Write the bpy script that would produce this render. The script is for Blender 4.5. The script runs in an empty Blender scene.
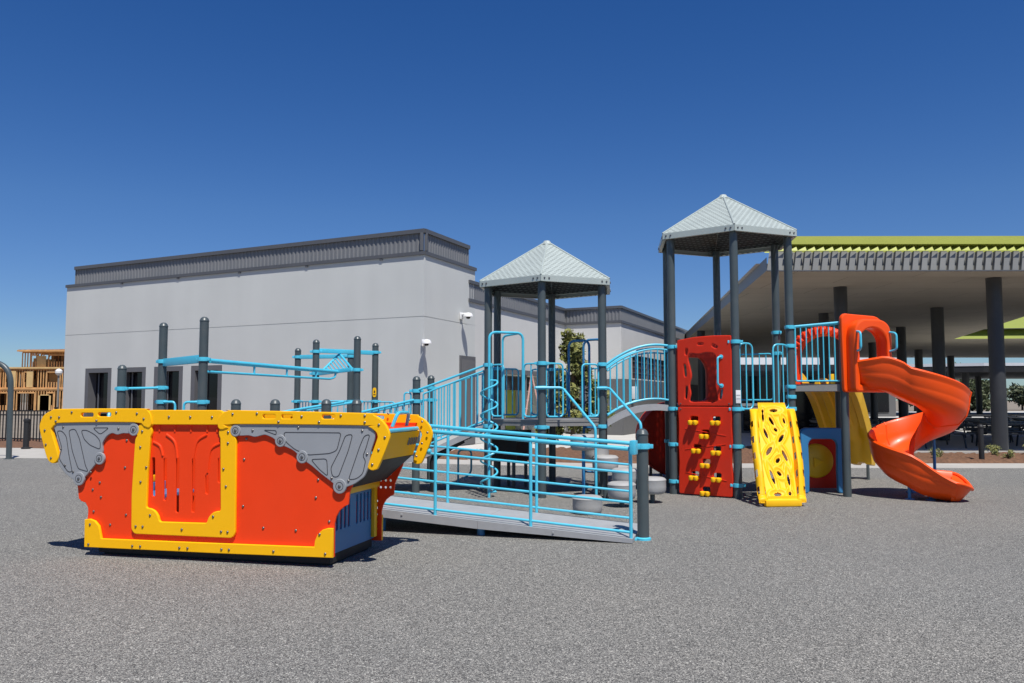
import bpy, bmesh, math, random
from mathutils import Vector, Matrix
random.seed(7)
SC = bpy.context.scene
COL = SC.collection
PI = math.pi
V = Vector

# ------------------------------------------------------------------ materials
def mat(name, c, rough=.5, var=.08, scale=6.0, bump=0.0, bscale=80., metal=0.0, spec=.5, coat=0.0, dirt=0.0):
    m = bpy.data.materials.new(name); m.use_nodes = True
    nt = m.node_tree; N = nt.nodes; L = nt.links
    b = N['Principled BSDF']
    b.inputs['Roughness'].default_value = rough
    b.inputs['Metallic'].default_value = metal
    b.inputs['Specular IOR Level'].default_value = spec
    b.inputs['Coat Weight'].default_value = coat
    tc = N.new('ShaderNodeTexCoord')
    n = N.new('ShaderNodeTexNoise'); n.inputs['Scale'].default_value = scale; n.inputs['Detail'].default_value = 6
    L.new(tc.outputs['Object'], n.inputs['Vector'])
    mx = N.new('ShaderNodeMix'); mx.data_type = 'RGBA'
    mx.inputs[6].default_value = [max(0, x*(1-var*1.6)) for x in c]+[1]
    mx.inputs[7].default_value = [min(1, x*(1+var)) for x in c]+[1]
    L.new(n.outputs['Fac'], mx.inputs[0])
    out = mx.outputs[2]
    if dirt:
        n3 = N.new('ShaderNodeTexNoise'); n3.inputs['Scale'].default_value = scale*.35; n3.inputs['Detail'].default_value = 9; n3.inputs['Roughness'].default_value = .7
        L.new(tc.outputs['Object'], n3.inputs['Vector'])
        rp = N.new('ShaderNodeMapRange'); rp.inputs[1].default_value = .5; rp.inputs[2].default_value = .75; rp.inputs[4].default_value = dirt
        L.new(n3.outputs['Fac'], rp.inputs[0])
        m2 = N.new('ShaderNodeMix'); m2.data_type = 'RGBA'; m2.inputs[7].default_value = (.25, .22, .18, 1)
        L.new(rp.outputs[0], m2.inputs[0]); L.new(out, m2.inputs[6]); out = m2.outputs[2]
    L.new(out, b.inputs['Base Color'])
    rr = N.new('ShaderNodeMapRange'); rr.inputs[3].default_value = max(.02, rough-.1); rr.inputs[4].default_value = min(1, rough+.12)
    L.new(n.outputs['Fac'], rr.inputs[0]); L.new(rr.outputs[0], b.inputs['Roughness'])
    if bump:
        n2 = N.new('ShaderNodeTexNoise'); n2.inputs['Scale'].default_value = bscale; n2.inputs['Detail'].default_value = 4
        L.new(tc.outputs['Object'], n2.inputs['Vector'])
        bp = N.new('ShaderNodeBump'); bp.inputs['Strength'].default_value = bump; bp.inputs['Distance'].default_value = .01
        L.new(n2.outputs['Fac'], bp.inputs['Height']); L.new(bp.outputs[0], b.inputs['Normal'])
    return m

BLUE = mat('blue_powder_coat', (.080, .54, .72), .36, .10, 5, coat=.2, dirt=.12)
SLATE = mat('slate_post_paint', (.066, .084, .088), .38, .12, 4, dirt=.15)
RED = mat('orange_red_sheet', (.88, .054, .006), .5, .05, 3, bump=.05, bscale=260, dirt=.02, spec=.25)
WALLRED = mat('red_moulded_plastic', (.66, .030, .008), .45, .10, 4, spec=.3, bump=.08, bscale=120, dirt=.05)
YEL = mat('yellow_sheet', (1.0, .50, .002), .5, .03, 3, bump=.05, bscale=260, dirt=.02, spec=.25)
YELP = mat('yellow_moulded_plastic', (.96, .51, .005), .5, .06, 3, dirt=.05, spec=.3)
AMBER = mat('amber_slide_plastic', (.90, .50, .008), .38, .08, 3, dirt=.05)
ORANGE = mat('orange_slide_plastic', (.90, .085, .004), .36, .06, 3, coat=.08, dirt=.03, spec=.35)
GREYP = mat('grey_sheet', (.30, .31, .32), .5, .05, 4)
GROOVE = mat('engraved_line', (.05, .05, .055), .7, .05)
STEEL = mat('bolt_steel', (.20, .19, .18), .35, .1, metal=.8)
RAMPG = mat('ramp_deck_grey', (.34, .345, .35), .6, .10, 7, bump=.2, bscale=160, dirt=.2)
DECKG = mat('coated_deck_grey', (.22, .215, .205), .6, .12, 8, bump=.2, bscale=100)
BLACK = mat('black_underframe', (.012, .012, .013), .6, .2, 5)
PODG = mat('pod_stone_grey', (.37, .365, .35), .6, .10, 9, bump=.1, bscale=90, dirt=.2)
NAVY = mat('blue_panel', (.035, .20, .42), .4, .10, 3, dirt=.08)
WHITEM = mat('white_plate', (.75, .75, .74), .5, .04)
DKMETAL = mat('parapet_metal', (.185, .188, .192), .5, .10, 1.2)
TRIM = mat('grey_trim', (.095, .098, .105), .5, .08, 1.5)
FRAMEG = mat('window_surround', (.125, .125, .13), .5, .08, 2)
DARKCOL = mat('column_paint', (.035, .037, .04), .45, .15, 2, dirt=.1)
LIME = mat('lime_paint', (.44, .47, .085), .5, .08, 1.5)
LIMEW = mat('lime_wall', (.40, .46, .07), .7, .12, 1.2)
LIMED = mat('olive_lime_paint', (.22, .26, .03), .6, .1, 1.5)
MAROON = mat('maroon_screen', (.07, .025, .03), .6, .15, 3)
WOOD = mat('framing_lumber', (.66, .36, .14), .75, .4, 1.2)
OSB = mat('sheathing_board', (.62, .42, .18), .8, .2, 1.5)
FASC = mat('fascia_zinc', (.225, .225, .21), .5, .10, 1.2)
LIGHTCLAD = mat('pale_fascia', (.60, .61, .62), .5, .06)
RUBBERB = mat('black_rubber', (.02, .02, .02), .8, .2)
PINK = mat('ladder_rail', (.62, .36, .30), .5, .1)
WOODSHADE = mat('raw_timber_shade', (.16, .085, .04), .9, .4, .6)
BARK = mat('bark', (.10, .07, .045), .9, .3, 9, bump=.5, bscale=30)

def wall_mat(name, c):
    m = mat(name, c, .85, .06, .55, bump=.22, bscale=45)
    nt = m.node_tree; N = nt.nodes; L = nt.links; b = N['Principled BSDF']
    src = b.inputs['Base Color'].links[0].from_socket
    tc = N.new('ShaderNodeTexCoord'); mp = N.new('ShaderNodeMapping'); mp.inputs['Scale'].default_value = (1.4, 1.4, .07)
    n = N.new('ShaderNodeTexNoise'); n.inputs['Scale'].default_value = 1.0; n.inputs['Detail'].default_value = 5
    L.new(tc.outputs['Object'], mp.inputs[0]); L.new(mp.outputs[0], n.inputs['Vector'])
    r = N.new('ShaderNodeMapRange'); r.inputs[1].default_value = .35; r.inputs[2].default_value = .7; r.inputs[3].default_value = .975; r.inputs[4].default_value = 1.015
    L.new(n.outputs['Fac'], r.inputs[0])
    mm = N.new('ShaderNodeMix'); mm.data_type = 'RGBA'; mm.blend_type = 'MULTIPLY'; mm.inputs[0].default_value = 1
    L.new(src, mm.inputs[6]); L.new(r.outputs[0], mm.inputs[7]); L.new(mm.outputs[2], b.inputs['Base Color'])
    return m
STUCCO = wall_mat('light_grey_stucco', (.575, .585, .555))
STUCCO2 = wall_mat('white_stucco', (.62, .612, .58))
CLAD = wall_mat('grey_cladding', (.13, .13, .132))
SOFFIT = wall_mat('soffit_board', (.44, .40, .325))
_N = SOFFIT.node_tree.nodes; _L = SOFFIT.node_tree.links; _b = _N['Principled BSDF']; _s = _b.inputs['Base Color'].links[0].from_socket
_t = _N.new('ShaderNodeTexCoord'); _k = _N.new('ShaderNodeTexBrick'); _k.inputs['Scale'].default_value = 1; _k.inputs['Brick Width'].default_value = 3.6; _k.inputs['Row Height'].default_value = 1.2; _k.inputs['Mortar Size'].default_value = .012
_k.inputs['Color1'].default_value = (1, 1, 1, 1); _k.inputs['Color2'].default_value = (.90, .90, .90, 1); _k.inputs['Mortar'].default_value = (.45, .45, .45, 1)
_m = _N.new('ShaderNodeMix'); _m.data_type = 'RGBA'; _m.blend_type = 'MULTIPLY'; _m.inputs[0].default_value = 1
_L.new(_t.outputs['Object'], _k.inputs['Vector']); _L.new(_s, _m.inputs[6]); _L.new(_k.outputs['Color'], _m.inputs[7]); _L.new(_m.outputs[2], _b.inputs['Base Color'])

def glass_mat():
    m = bpy.data.materials.new('dark_glass'); m.use_nodes = True
    b = m.node_tree.nodes['Principled BSDF']
    n = m.node_tree.nodes.new('ShaderNodeTexNoise'); n.inputs['Scale'].default_value = .8
    mx = m.node_tree.nodes.new('ShaderNodeMix'); mx.data_type = 'RGBA'
    mx.inputs[6].default_value = (.004, .004, .005, 1); mx.inputs[7].default_value = (.014, .014, .018, 1)
    m.node_tree.links.new(n.outputs['Fac'], mx.inputs[0]); m.node_tree.links.new(mx.outputs[2], b.inputs['Base Color'])
    b.inputs['Roughness'].default_value = .08; b.inputs['Specular IOR Level'].default_value = .35
    return m
GLASS = glass_mat()

def speckle_mat():
    m = bpy.data.materials.new('rubber_granules'); m.use_nodes = True
    nt = m.node_tree; N = nt.nodes; L = nt.links; b = N['Principled BSDF']
    b.inputs['Roughness'].default_value = .9; b.inputs['Specular IOR Level'].default_value = .25
    tc = N.new('ShaderNodeTexCoord')
    def vor(s):
        v = N.new('ShaderNodeTexVoronoi'); v.inputs['Scale'].default_value = s
        L.new(tc.outputs['Object'], v.inputs['Vector'])
        w = N.new('ShaderNodeSeparateColor'); L.new(v.outputs['Color'], w.inputs[0]); return w.outputs[0], v
    a, va = vor(185); c, vc = vor(105); d, vd = vor(52)
    r1 = N.new('ShaderNodeValToRGB'); e = r1.color_ramp
    e.interpolation = 'CONSTANT'
    e.elements[0].position = 0; e.elements[0].color = (.062, .0625, .064, 1)
    e.elements[1].position = .30; e.elements[1].color = (.155, .1545, .1525, 1)
    for p, q in ((.55, (.202, .2, .195, 1)), (.80, (.30, .295, .284, 1)), (.95, (.47, .46, .435, 1))):
        x = e.elements.new(p); x.color = q
    L.new(a, r1.inputs[0])
    r2 = N.new('ShaderNodeMapRange'); r2.inputs[3].default_value = .68; r2.inputs[4].default_value = 1.42; L.new(c, r2.inputs[0])
    r3 = N.new('ShaderNodeMapRange'); r3.inputs[3].default_value = .91; r3.inputs[4].default_value = 1.09; L.new(d, r3.inputs[0])
    n = N.new('ShaderNodeTexNoise'); n.inputs['Scale'].default_value = .45; n.inputs['Detail'].default_value = 9; n.inputs['Roughness'].default_value = .62
    L.new(tc.outputs['Object'], n.inputs['Vector'])
    r4 = N.new('ShaderNodeMapRange'); r4.inputs[1].default_value = .3; r4.inputs[2].default_value = .7; r4.inputs[3].default_value = .94; r4.inputs[4].default_value = 1.06; L.new(n.outputs['Fac'], r4.inputs[0])
    cur = r1.outputs[0]
    n6 = N.new('ShaderNodeTexNoise'); n6.inputs['Scale'].default_value = .22; n6.inputs['Detail'].default_value = 4; L.new(tc.outputs['Object'], n6.inputs['Vector'])
    r6 = N.new('ShaderNodeMix'); r6.data_type = 'RGBA'; r6.inputs[6].default_value = (.92, .94, .915, 1); r6.inputs[7].default_value = (1.07, 1.01, .90, 1); L.new(n6.outputs['Fac'], r6.inputs[0])
    for r in (r2, r3, r4, r6):
        mm = N.new('ShaderNodeMix'); mm.data_type = 'RGBA'; mm.blend_type = 'MULTIPLY'; mm.inputs[0].default_value = 1
        L.new(cur, mm.inputs[6]); L.new(r.outputs[2 if r is r6 else 0], mm.inputs[7]); cur = mm.outputs[2]
    L.new(cur, b.inputs['Base Color'])
    bp = N.new('ShaderNodeBump'); bp.inputs['Strength'].default_value = .55; bp.inputs['Distance'].default_value = .004
    L.new(vc.outputs['Distance'], bp.inputs['Height']); L.new(bp.outputs[0], b.inputs['Normal'])
    return m
RUBBER = speckle_mat()
CONC = mat('concrete', (.42, .40, .36), .9, .12, 2.0, bump=.3, bscale=60, dirt=.25)
PAVE = mat('grey_paving', (.52, .51, .48), .9, .14, .5, bump=.3, bscale=30, dirt=.2)
MULCH = mat('bark_mulch', (.17, .085, .045), .95, .55, 14, bump=1.0, bscale=25)
DIRT = mat('dry_earth', (.24, .20, .15), .95, .25, .2, bump=.4, bscale=8)
HILLM = mat('dry_hill', (.14, .13, .10), .95, .3, .05)

def leaf_mat(name, c):
    m = mat(name, c, .65, .35, 1.6)
    b = m.node_tree.nodes['Principled BSDF']
    b.inputs['Subsurface Weight'].default_value = 0
    b.inputs['Transmission Weight'].default_value = 0
    return m
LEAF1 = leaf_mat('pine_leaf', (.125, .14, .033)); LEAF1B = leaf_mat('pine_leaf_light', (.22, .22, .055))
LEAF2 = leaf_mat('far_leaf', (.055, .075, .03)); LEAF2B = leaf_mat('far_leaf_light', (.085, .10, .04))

def perf_mat(nm='perforated_roof_metal', c=(.40, .45, .42)):
    m = mat(nm, c, .42, .06, 3, dirt=.05)
    nt = m.node_tree; N = nt.nodes; L = nt.links; b = N['Principled BSDF']
    uv = N.new('ShaderNodeUVMap'); uv.uv_map = 'UVMap'
    br = N.new('ShaderNodeTexBrick'); br.inputs['Scale'].default_value = 1.0
    br.inputs['Brick Width'].default_value = .10; br.inputs['Row Height'].default_value = .052
    br.inputs['Mortar Size'].default_value = .0213; br.inputs['Mortar Smooth'].default_value = 0; br.offset = .5
    br.inputs['Color1'].default_value = (1, 1, 1, 1); br.inputs['Color2'].default_value = (1, 1, 1, 1); br.inputs['Mortar'].default_value = (0, 0, 0, 1)
    L.new(uv.outputs[0], br.inputs['Vector'])
    tr = N.new('ShaderNodeBsdfTransparent'); ms = N.new('ShaderNodeMixShader')
    sx = N.new('ShaderNodeSeparateXYZ'); L.new(uv.outputs[0], sx.inputs[0])
    L.new(br.outputs['Fac'], ms.inputs[0])
    # Fac is 1 in the joint: invert so the short slots (bricks) are open
    ms2 = N.new('ShaderNodeMath'); ms2.operation = 'SUBTRACT'; ms2.inputs[0].default_value = 1; L.new(br.outputs['Fac'], ms2.inputs[1])
    mq = N.new('ShaderNodeMath'); mq.operation = 'MULTIPLY'; mq.inputs[1].default_value = 1
    L.new(ms2.outputs[0], mq.inputs[0])
    L.new(mq.outputs[0], ms.inputs[0])
    L.new(b.outputs[0], ms.inputs[1]); L.new(tr.outputs[0], ms.inputs[2])
    L.new(ms.outputs[0], N['Material Output'].inputs['Surface'])
    return m
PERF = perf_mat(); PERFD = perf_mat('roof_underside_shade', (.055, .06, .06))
ROOFM = mat('roof_metal_edge', (.40, .45, .42), .42, .06, 3)

# ------------------------------------------------------------------ geometry helpers
ORG = {}
def world_origin(o): return ORG.get(o.name, V((0, 0, 0)))

def fillet(pts, rad, n=5, closed=False):
    pts = [V(p) for p in pts]; out = []; k = len(pts)
    for i, p in enumerate(pts):
        if not closed and i in (0, k-1): out.append(p); continue
        a = pts[(i-1) % k]; c = pts[(i+1) % k]
        u = (a-p); w = (c-p); lu = u.length; lw = w.length
        if lu < 1e-6 or lw < 1e-6: continue
        d = min(rad, lu*.48, lw*.48)
        p0 = p+u*(d/lu); p1 = p+w*(d/lw)
        for j in range(n+1):
            t = j/n
            out.append(p0*(1-t)**2+p*(2*t*(1-t))+p1*t*t)
    return out

def catmull(pts, n=6, closed=False):
    pts = [V(p) for p in pts]; k = len(pts); out = []
    rng = range(k if closed else k-1)
    for i in rng:
        p0 = pts[(i-1) % k] if closed or i > 0 else pts[0]
        p1 = pts[i]; p2 = pts[(i+1) % k]
        p3 = pts[(i+2) % k] if closed or i < k-2 else pts[-1]
        for j in range(n):
            t = j/n
            out.append(.5*((2*p1)+(p2-p0)*t+(2*p0-5*p1+4*p2-p3)*t*t+(3*p1-p0-3*p2+p3)*t**3))
    if not closed: out.append(pts[-1])
    return out

class MB:
    def __init__(s): s.bm = bmesh.new(); s.m = 0
    def face(s, pts):
        f = s.bm.faces.new([s.bm.verts.new(p) for p in pts]); f.material_index = s.m; return f
    def tube(s, pts, r, seg=10, closed=False, rx=None):
        pts = [V(p) for p in pts]
        q = [pts[0]]
        for p in pts[1:]:
            if (p-q[-1]).length > 1e-5: q.append(p)
        pts = q; k = len(pts); rings = []
        T = []
        for i in range(k):
            a = pts[i-1] if i > 0 else (pts[-1] if closed else pts[0]); b = pts[i+1] if i < k-1 else (pts[0] if closed else pts[-1])
            T.append((b-a).normalized())
        up = V((0, 0, 1)) if abs(T[0].z) < .9 else V((1, 0, 0))
        nrm = (up-T[0]*up.dot(T[0])).normalized()
        for i in range(k):
            nrm = (nrm-T[i]*nrm.dot(T[i])).normalized(); bn = T[i].cross(nrm)
            rr = r[i] if isinstance(r, (list, tuple)) else r
            rings.append([s.bm.verts.new(pts[i]+nrm*(rr*math.cos(2*PI*j/seg))+bn*((rx or rr)*math.sin(2*PI*j/seg))) for j in range(seg)])
        for i in range(k if closed else k-1):
            A = rings[i]; B = rings[(i+1) % k]
            for j in range(seg):
                f = s.bm.faces.new((A[j], A[(j+1) % seg], B[(j+1) % seg], B[j])); f.material_index = s.m
        if not closed:
            f = s.bm.faces.new(rings[0][::-1]); f.material_index = s.m
            f = s.bm.faces.new(rings[-1]); f.material_index = s.m
    def lathe(s, prof, c=(0, 0, 0), seg=24, axis=None):
        c = V(c); rings = []
        M = Matrix.Identity(3)
        if axis is not None: M = V((0, 0, 1)).rotation_difference(V(axis).normalized()).to_matrix()
        for r, z in prof:
            if r < 1e-5: rings.append([s.bm.verts.new(c+M @ V((0, 0, z)))])
            else: rings.append([s.bm.verts.new(c+M @ V((r*math.cos(2*PI*j/seg), r*math.sin(2*PI*j/seg), z))) for j in range(seg)])
        for A, B in zip(rings, rings[1:]):
            for j in range(seg):
                v = [A[j % len(A)], A[(j+1) % seg % len(A)] if len(A) > 1 else None, B[(j+1) % seg % len(B)] if len(B) > 1 else None, B[j % len(B)]]
                if len(A) == 1: v = [A[0], B[(j+1) % seg], B[j]]
                elif len(B) == 1: v = [A[j], A[(j+1) % seg], B[0]]
                f = s.bm.faces.new(v); f.material_index = s.m
        for R, rev in ((rings[0], True), (rings[-1], False)):
            if len(R) > 1:
                f = s.bm.faces.new(R[::-1] if rev else R); f.material_index = s.m
    def box(s, c, size, rz=0.0, bev=0.0, M=None):
        c = V(c); R = M or Matrix.Rotation(rz, 3, 'Z'); hx, hy, hz = size[0]/2, size[1]/2, size[2]/2
        t = bmesh.new(); vs = [t.verts.new((x, y, z)) for x in (-hx, hx) for y in (-hy, hy) for z in (-hz, hz)]
        for q in ((0, 1, 3, 2), (4, 6, 7, 5), (0, 4, 5, 1), (2, 3, 7, 6), (0, 2, 6, 4), (1, 5, 7, 3)): t.faces.new([vs[i] for i in q])
        if bev: bmesh.ops.bevel(t, geom=t.edges[:], offset=bev, segments=2, affect='EDGES', profile=.6)
        s.add(t, Matrix.Translation(c) @ R.to_4x4())
    def beam(s, p0, p1, w, h, bev=0.0, wd=None):
        p0 = V(p0); p1 = V(p1); d = p1-p0; L = d.length; x = d/L
        up = V((0, 0, 1)) if abs(x.z) < .95 else V((0, 1, 0))
        y = up.cross(x).normalized() if wd is None else (V(wd)-x*x.dot(V(wd))).normalized()
        z = x.cross(y)
        s.box((p0+p1)/2, (L, w, h), M=Matrix((x, y, z)).transposed(), bev=bev)
    def add(s, t, M=None):
        if M is not None: bmesh.ops.transform(t, matrix=M, verts=t.verts[:])
        vm = {v: s.bm.verts.new(v.co) for v in t.verts}
        for f in t.faces:
            g = s.bm.faces.new([vm[v] for v in f.verts]); g.material_index = s.m; g.smooth = f.smooth
        t.free()
    def prism(s, poly, z0, z1):
        a = [s.bm.verts.new((p[0], p[1], z0)) for p in poly]; b = [s.bm.verts.new((p[0], p[1], z1)) for p in poly]
        ar = sum(poly[i][0]*poly[(i+1) % len(poly)][1]-poly[(i+1) % len(poly)][0]*poly[i][1] for i in range(len(poly)))
        if ar < 0: a.reverse(); b.reverse()
        k = len(a); fs = [s.bm.faces.new(a[::-1]), s.bm.faces.new(b)]
        for i in range(k): fs.append(s.bm.faces.new((a[i], a[(i+1) % k], b[(i+1) % k], b[i])))
        for f in fs: f.material_index = s.m
    def plate(s, outline, holes=(), th=.02, bev=.004, M=None):
        """flat sheet in the x-z plane, thickness along y, with real holes"""
        cu = bpy.data.curves.new('tmp', 'CURVE'); cu.dimensions = '2D'; cu.fill_mode = 'BOTH'
        cu.extrude = max(.0005, th/2-bev); cu.bevel_depth = bev; cu.offset = -bev; cu.bevel_resolution = 1
        for ring in [outline]+list(holes):
            sp = cu.splines.new('POLY'); sp.points.add(len(ring)-1)
            for i, p in enumerate(ring): sp.points[i].co = (p[0], p[1], 0, 1)
            sp.use_cyclic_u = True
        ob = bpy.data.objects.new('tmp', cu); COL.objects.link(ob)
        dg = bpy.context.evaluated_depsgraph_get(); dg.update()
        me = bpy.data.meshes.new_from_object(ob.evaluated_get(dg))
        t = bmesh.new(); t.from_mesh(me)
        bpy.data.objects.remove(ob); bpy.data.curves.remove(cu); bpy.data.meshes.remove(me)
        bmesh.ops.transform(t, matrix=Matrix(((1, 0, 0, 0), (0, 0, -1, 0), (0, 1, 0, 0), (0, 0, 0, 1))), verts=t.verts[:])
        for f in t.faces: f.smooth = False
        s.add(t, M)
    def build(s, name, mats, parent=None, loc=None, smooth=35, local=False, rot=0.0, weld=False):
        if not isinstance(mats, (list, tuple)): mats = [mats]
        if weld: bmesh.ops.remove_doubles(s.bm, verts=s.bm.verts[:], dist=1e-5)
        bmesh.ops.recalc_face_normals(s.bm, faces=s.bm.faces[:])
        me = bpy.data.meshes.new(name)
        if loc is None and parent is None: loc = (0, 0, 0)
        if parent is not None and not local:
            o0 = world_origin(parent); bmesh.ops.translate(s.bm, verts=s.bm.verts[:], vec=-o0)
        elif parent is None and not local:
            bmesh.ops.translate(s.bm, verts=s.bm.verts[:], vec=-V(loc))
        s.bm.to_mesh(me); s.bm.free()
        for m in mats: me.materials.append(m)
        if smooth:
            me.shade_smooth(); me.set_sharp_from_angle(angle=math.radians(smooth))
        o = bpy.data.objects.new(name, me); COL.objects.link(o)
        if parent is not None: o.parent = parent; ORG[o.name] = world_origin(parent)
        else: o.location = loc; o.rotation_euler.z = rot; ORG[o.name] = V(loc)
        return o

def tag(o, label=None, cat=None, group=None, kind=None):
    if label: o['label'] = label
    if cat: o['category'] = cat
    if group: o['group'] = group
    if kind: o['kind'] = kind
    return o
def thing(name, label, cat, loc, group=None, rz=0.0):
    o = bpy.data.objects.new(name, None); COL.objects.link(o); o.location = loc; o.rotation_euler.z = rz
    o.empty_display_size = .2
    ORG[o.name] = V(loc); return tag(o, label, cat, group)
def copy_tree(o, parent=None):
    c = o.copy(); COL.objects.link(c)
    if parent is not None: c.parent = parent
    ORG[c.name] = ORG.get(o.name, V((0, 0, 0)))
    for ch in list(o.children): copy_tree(ch, c)
    return c
def struct(name, mb, m, label=None, **k):
    o = mb.build(name, m, **k); o['kind'] = 'structure'
    if label: o['label'] = label
    return o

def oval(cx, cz, w, h, n=16, rot=0.0):
    c, s_ = math.cos(rot), math.sin(rot); out = []
    for i in range(n):
        a = 2*PI*i/n; x = w/2*math.copysign(abs(math.cos(a))**.6, math.cos(a)); z = h/2*math.copysign(abs(math.sin(a))**.6, math.sin(a))
        out.append((cx+x*c-z*s_, cz+x*s_+z*c))
    return out
def circ(cx, cz, r, n=20): return [(cx+r*math.cos(2*PI*i/n), cz+r*math.sin(2*PI*i/n)) for i in range(n)]
def r2(pts, rad, n=4): return [(p.x, p.z) for p in fillet([(x, 0, z) for x, z in pts], rad, n, True)]
def c2(pts, n=5): return [(p.x, p.z) for p in catmull([(x, 0, z) for x, z in pts], n, True)]
def lerp(a, b, t): return V(a)*(1-t)+V(b)*t

POST_R = .0635
def post_mb(x, y, z0, z1, r=POST_R, cap=True):
    m = MB()
    pr = [(r, z0), (r, z1-.06)]
    if cap: pr += [(r+.004, z1-.058), (r+.004, z1-.045), (r*.99, z1-.040), (r*.90, z1-.020), (r*.70, z1-.004), (r*.4, z1+.008), (0, z1+.012)]
    else: pr += [(r, z1)]
    m.lathe(pr, (x, y, 0), 20); return m
def clamp_mb(x, y, z, ang=0.0, r=POST_R):
    m = MB(); m.lathe([(r+.001, z-.03), (r+.016, z-.028), (r+.018, z), (r+.016, z+.028), (r+.001, z+.03)], (x, y, 0), 18)
    d = V((math.cos(ang), math.sin(ang), 0))
    for s_ in (-1, 1):
        m.box(V((x, y, z))+d*(s_*(r+.028)), (.05, .035, .045), ang, .006)
    return m
def add_post(parent, x, y, z1, clamps=(), ang=0.0, cap=True, z0=0.0, m=None):
    p = post_mb(x, y, z0, z1, cap=cap).build('post', m or SLATE, parent)
    for z in clamps: clamp_mb(x, y, z, ang).build('clamp', BLUE, p)
    return p
def loop_panel(p0, p1, z0, z1, nb, r=.0145, bar=.0105, rad=.07, zz=None, ext=0):
    """rounded tube frame with upright bars between two plan points; zz gives (z0,z1) at p1 if it slopes"""
    m = MB(); p0 = V((p0[0], p0[1], 0)); p1 = V((p1[0], p1[1], 0)); za, zb = zz or (z0, z1)
    fr = [p0+V((0, 0, z0)), p1+V((0, 0, za)), p1+V((0, 0, zb)), p0+V((0, 0, z1))]
    m.tube(fillet(fr, rad, 5, True), r, 10, closed=True)
    for i in range(nb):
        t = (i+1)/(nb+1); p = p0.lerp(p1, t)
        m.tube([p+V((0, 0, z0+(za-z0)*t)), p+V((0, 0, z1+(zb-z1)*t))], bar, 8)
    return m

# ------------------------------------------------------------------ camera, sun, sky
cam = bpy.data.cameras.new('camera'); cam.sensor_width = 36; cam.lens = 820/1024*36; cam.clip_end = 3000; cam.clip_start = .05
co = bpy.data.objects.new('camera', cam); COL.objects.link(co); SC.camera = co
co.location = (0, 0, 1.5); co.rotation_euler = (PI/2+math.atan(58.5/820), 0, 0)
SUND = V((.17, -.48, 1)).normalized()
su = bpy.data.lights.new('sun', 'SUN'); su.energy = 5.5; su.angle = math.radians(.53); su.color = (1, .965, .91)
so = bpy.data.objects.new('sun', su); COL.objects.link(so); so.rotation_euler = SUND.to_track_quat('Z', 'Y').to_euler(); so.location = (0, -10, 30)
W = bpy.data.worlds.new('World'); SC.world = W; W.use_nodes = True
N = W.node_tree.nodes; L = W.node_tree.links
sk = N.new('ShaderNodeTexSky'); sk.sky_type = 'NISHITA'; sk.sun_disc = False
sk.sun_elevation = math.asin(SUND.z); sk.sun_rotation = math.atan2(SUND.x, SUND.y)
sk.air_density = 1.0; sk.dust_density = .1; sk.ozone_density = 4.5; sk.altitude = 200
hs = N.new('ShaderNodeHueSaturation'); hs.inputs['Saturation'].default_value = 1.31; hs.inputs['Hue'].default_value = .513
L.new(sk.outputs[0], hs.inputs['Color'])
tcw = N.new('ShaderNodeTexCoord'); sxw = N.new('ShaderNodeSeparateXYZ'); L.new(tcw.outputs['Generated'], sxw.inputs[0])
mrw = N.new('ShaderNodeMapRange'); mrw.inputs[1].default_value = 0; mrw.inputs[2].default_value = .22; L.new(sxw.outputs[2], mrw.inputs[0])
cmw = N.new('ShaderNodeMix'); cmw.data_type = 'RGBA'; cmw.inputs[6].default_value = (.55, .72, .98, 1); cmw.inputs[7].default_value = (1.04, 1.0, 1.0, 1); L.new(mrw.outputs[0], cmw.inputs[0])
mlw = N.new('ShaderNodeMix'); mlw.data_type = 'RGBA'; mlw.blend_type = 'MULTIPLY'; mlw.inputs[0].default_value = 1; L.new(hs.outputs[0], mlw.inputs[6]); L.new(cmw.outputs[2], mlw.inputs[7])
L.new(mlw.outputs[2], N['Background'].inputs[0]); N['Background'].inputs[1].default_value = .09
SC.view_settings.view_transform = 'Standard'; SC.view_settings.look = 'None'; SC.view_settings.exposure = 0
SC.cycles.use_denoising = True
SC.cycles.max_bounces = 8; SC.cycles.transparent_max_bounces = 16

# ------------------------------------------------------------------ ground
m = MB(); m.face([(-900, -300, -.02), (900, -300, -.02), (900, 1800, -.02), (-900, 1800, -.02)]); struct('ground', m, DIRT)
front = [(-60, 23.0), (-30, 22.3), (-13.3, 21.4), (-5.3, 20.6), (-1, 19.2), (2, 18.35), (11.2, 18.2), (60, 18.2)]
back = [(-60, 29), (-30, 27.5), (-15.4, 25.8), (-5.3, 22.6), (-1, 20.6), (2, 19.5), (11.6, 19.55), (60, 19.55)]
m = MB(); m.face([(-60, -30, 0), (60, -30, 0)]+[(x, y, 0) for x, y in front[::-1]]); struct('play_surface', m, RUBBER, 'grey speckled poured rubber surface under the playground')
m = MB()
for i in range(len(front)-1):
    a, b, c, d = front[i], front[i+1], back[i+1], back[i]
    m.prism([(a[0], a[1]), (b[0], b[1]), (c[0], c[1]), (d[0], d[1])], -.05, .006)
struct('path', m, CONC, 'pale concrete band along the back of the play surface')
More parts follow.
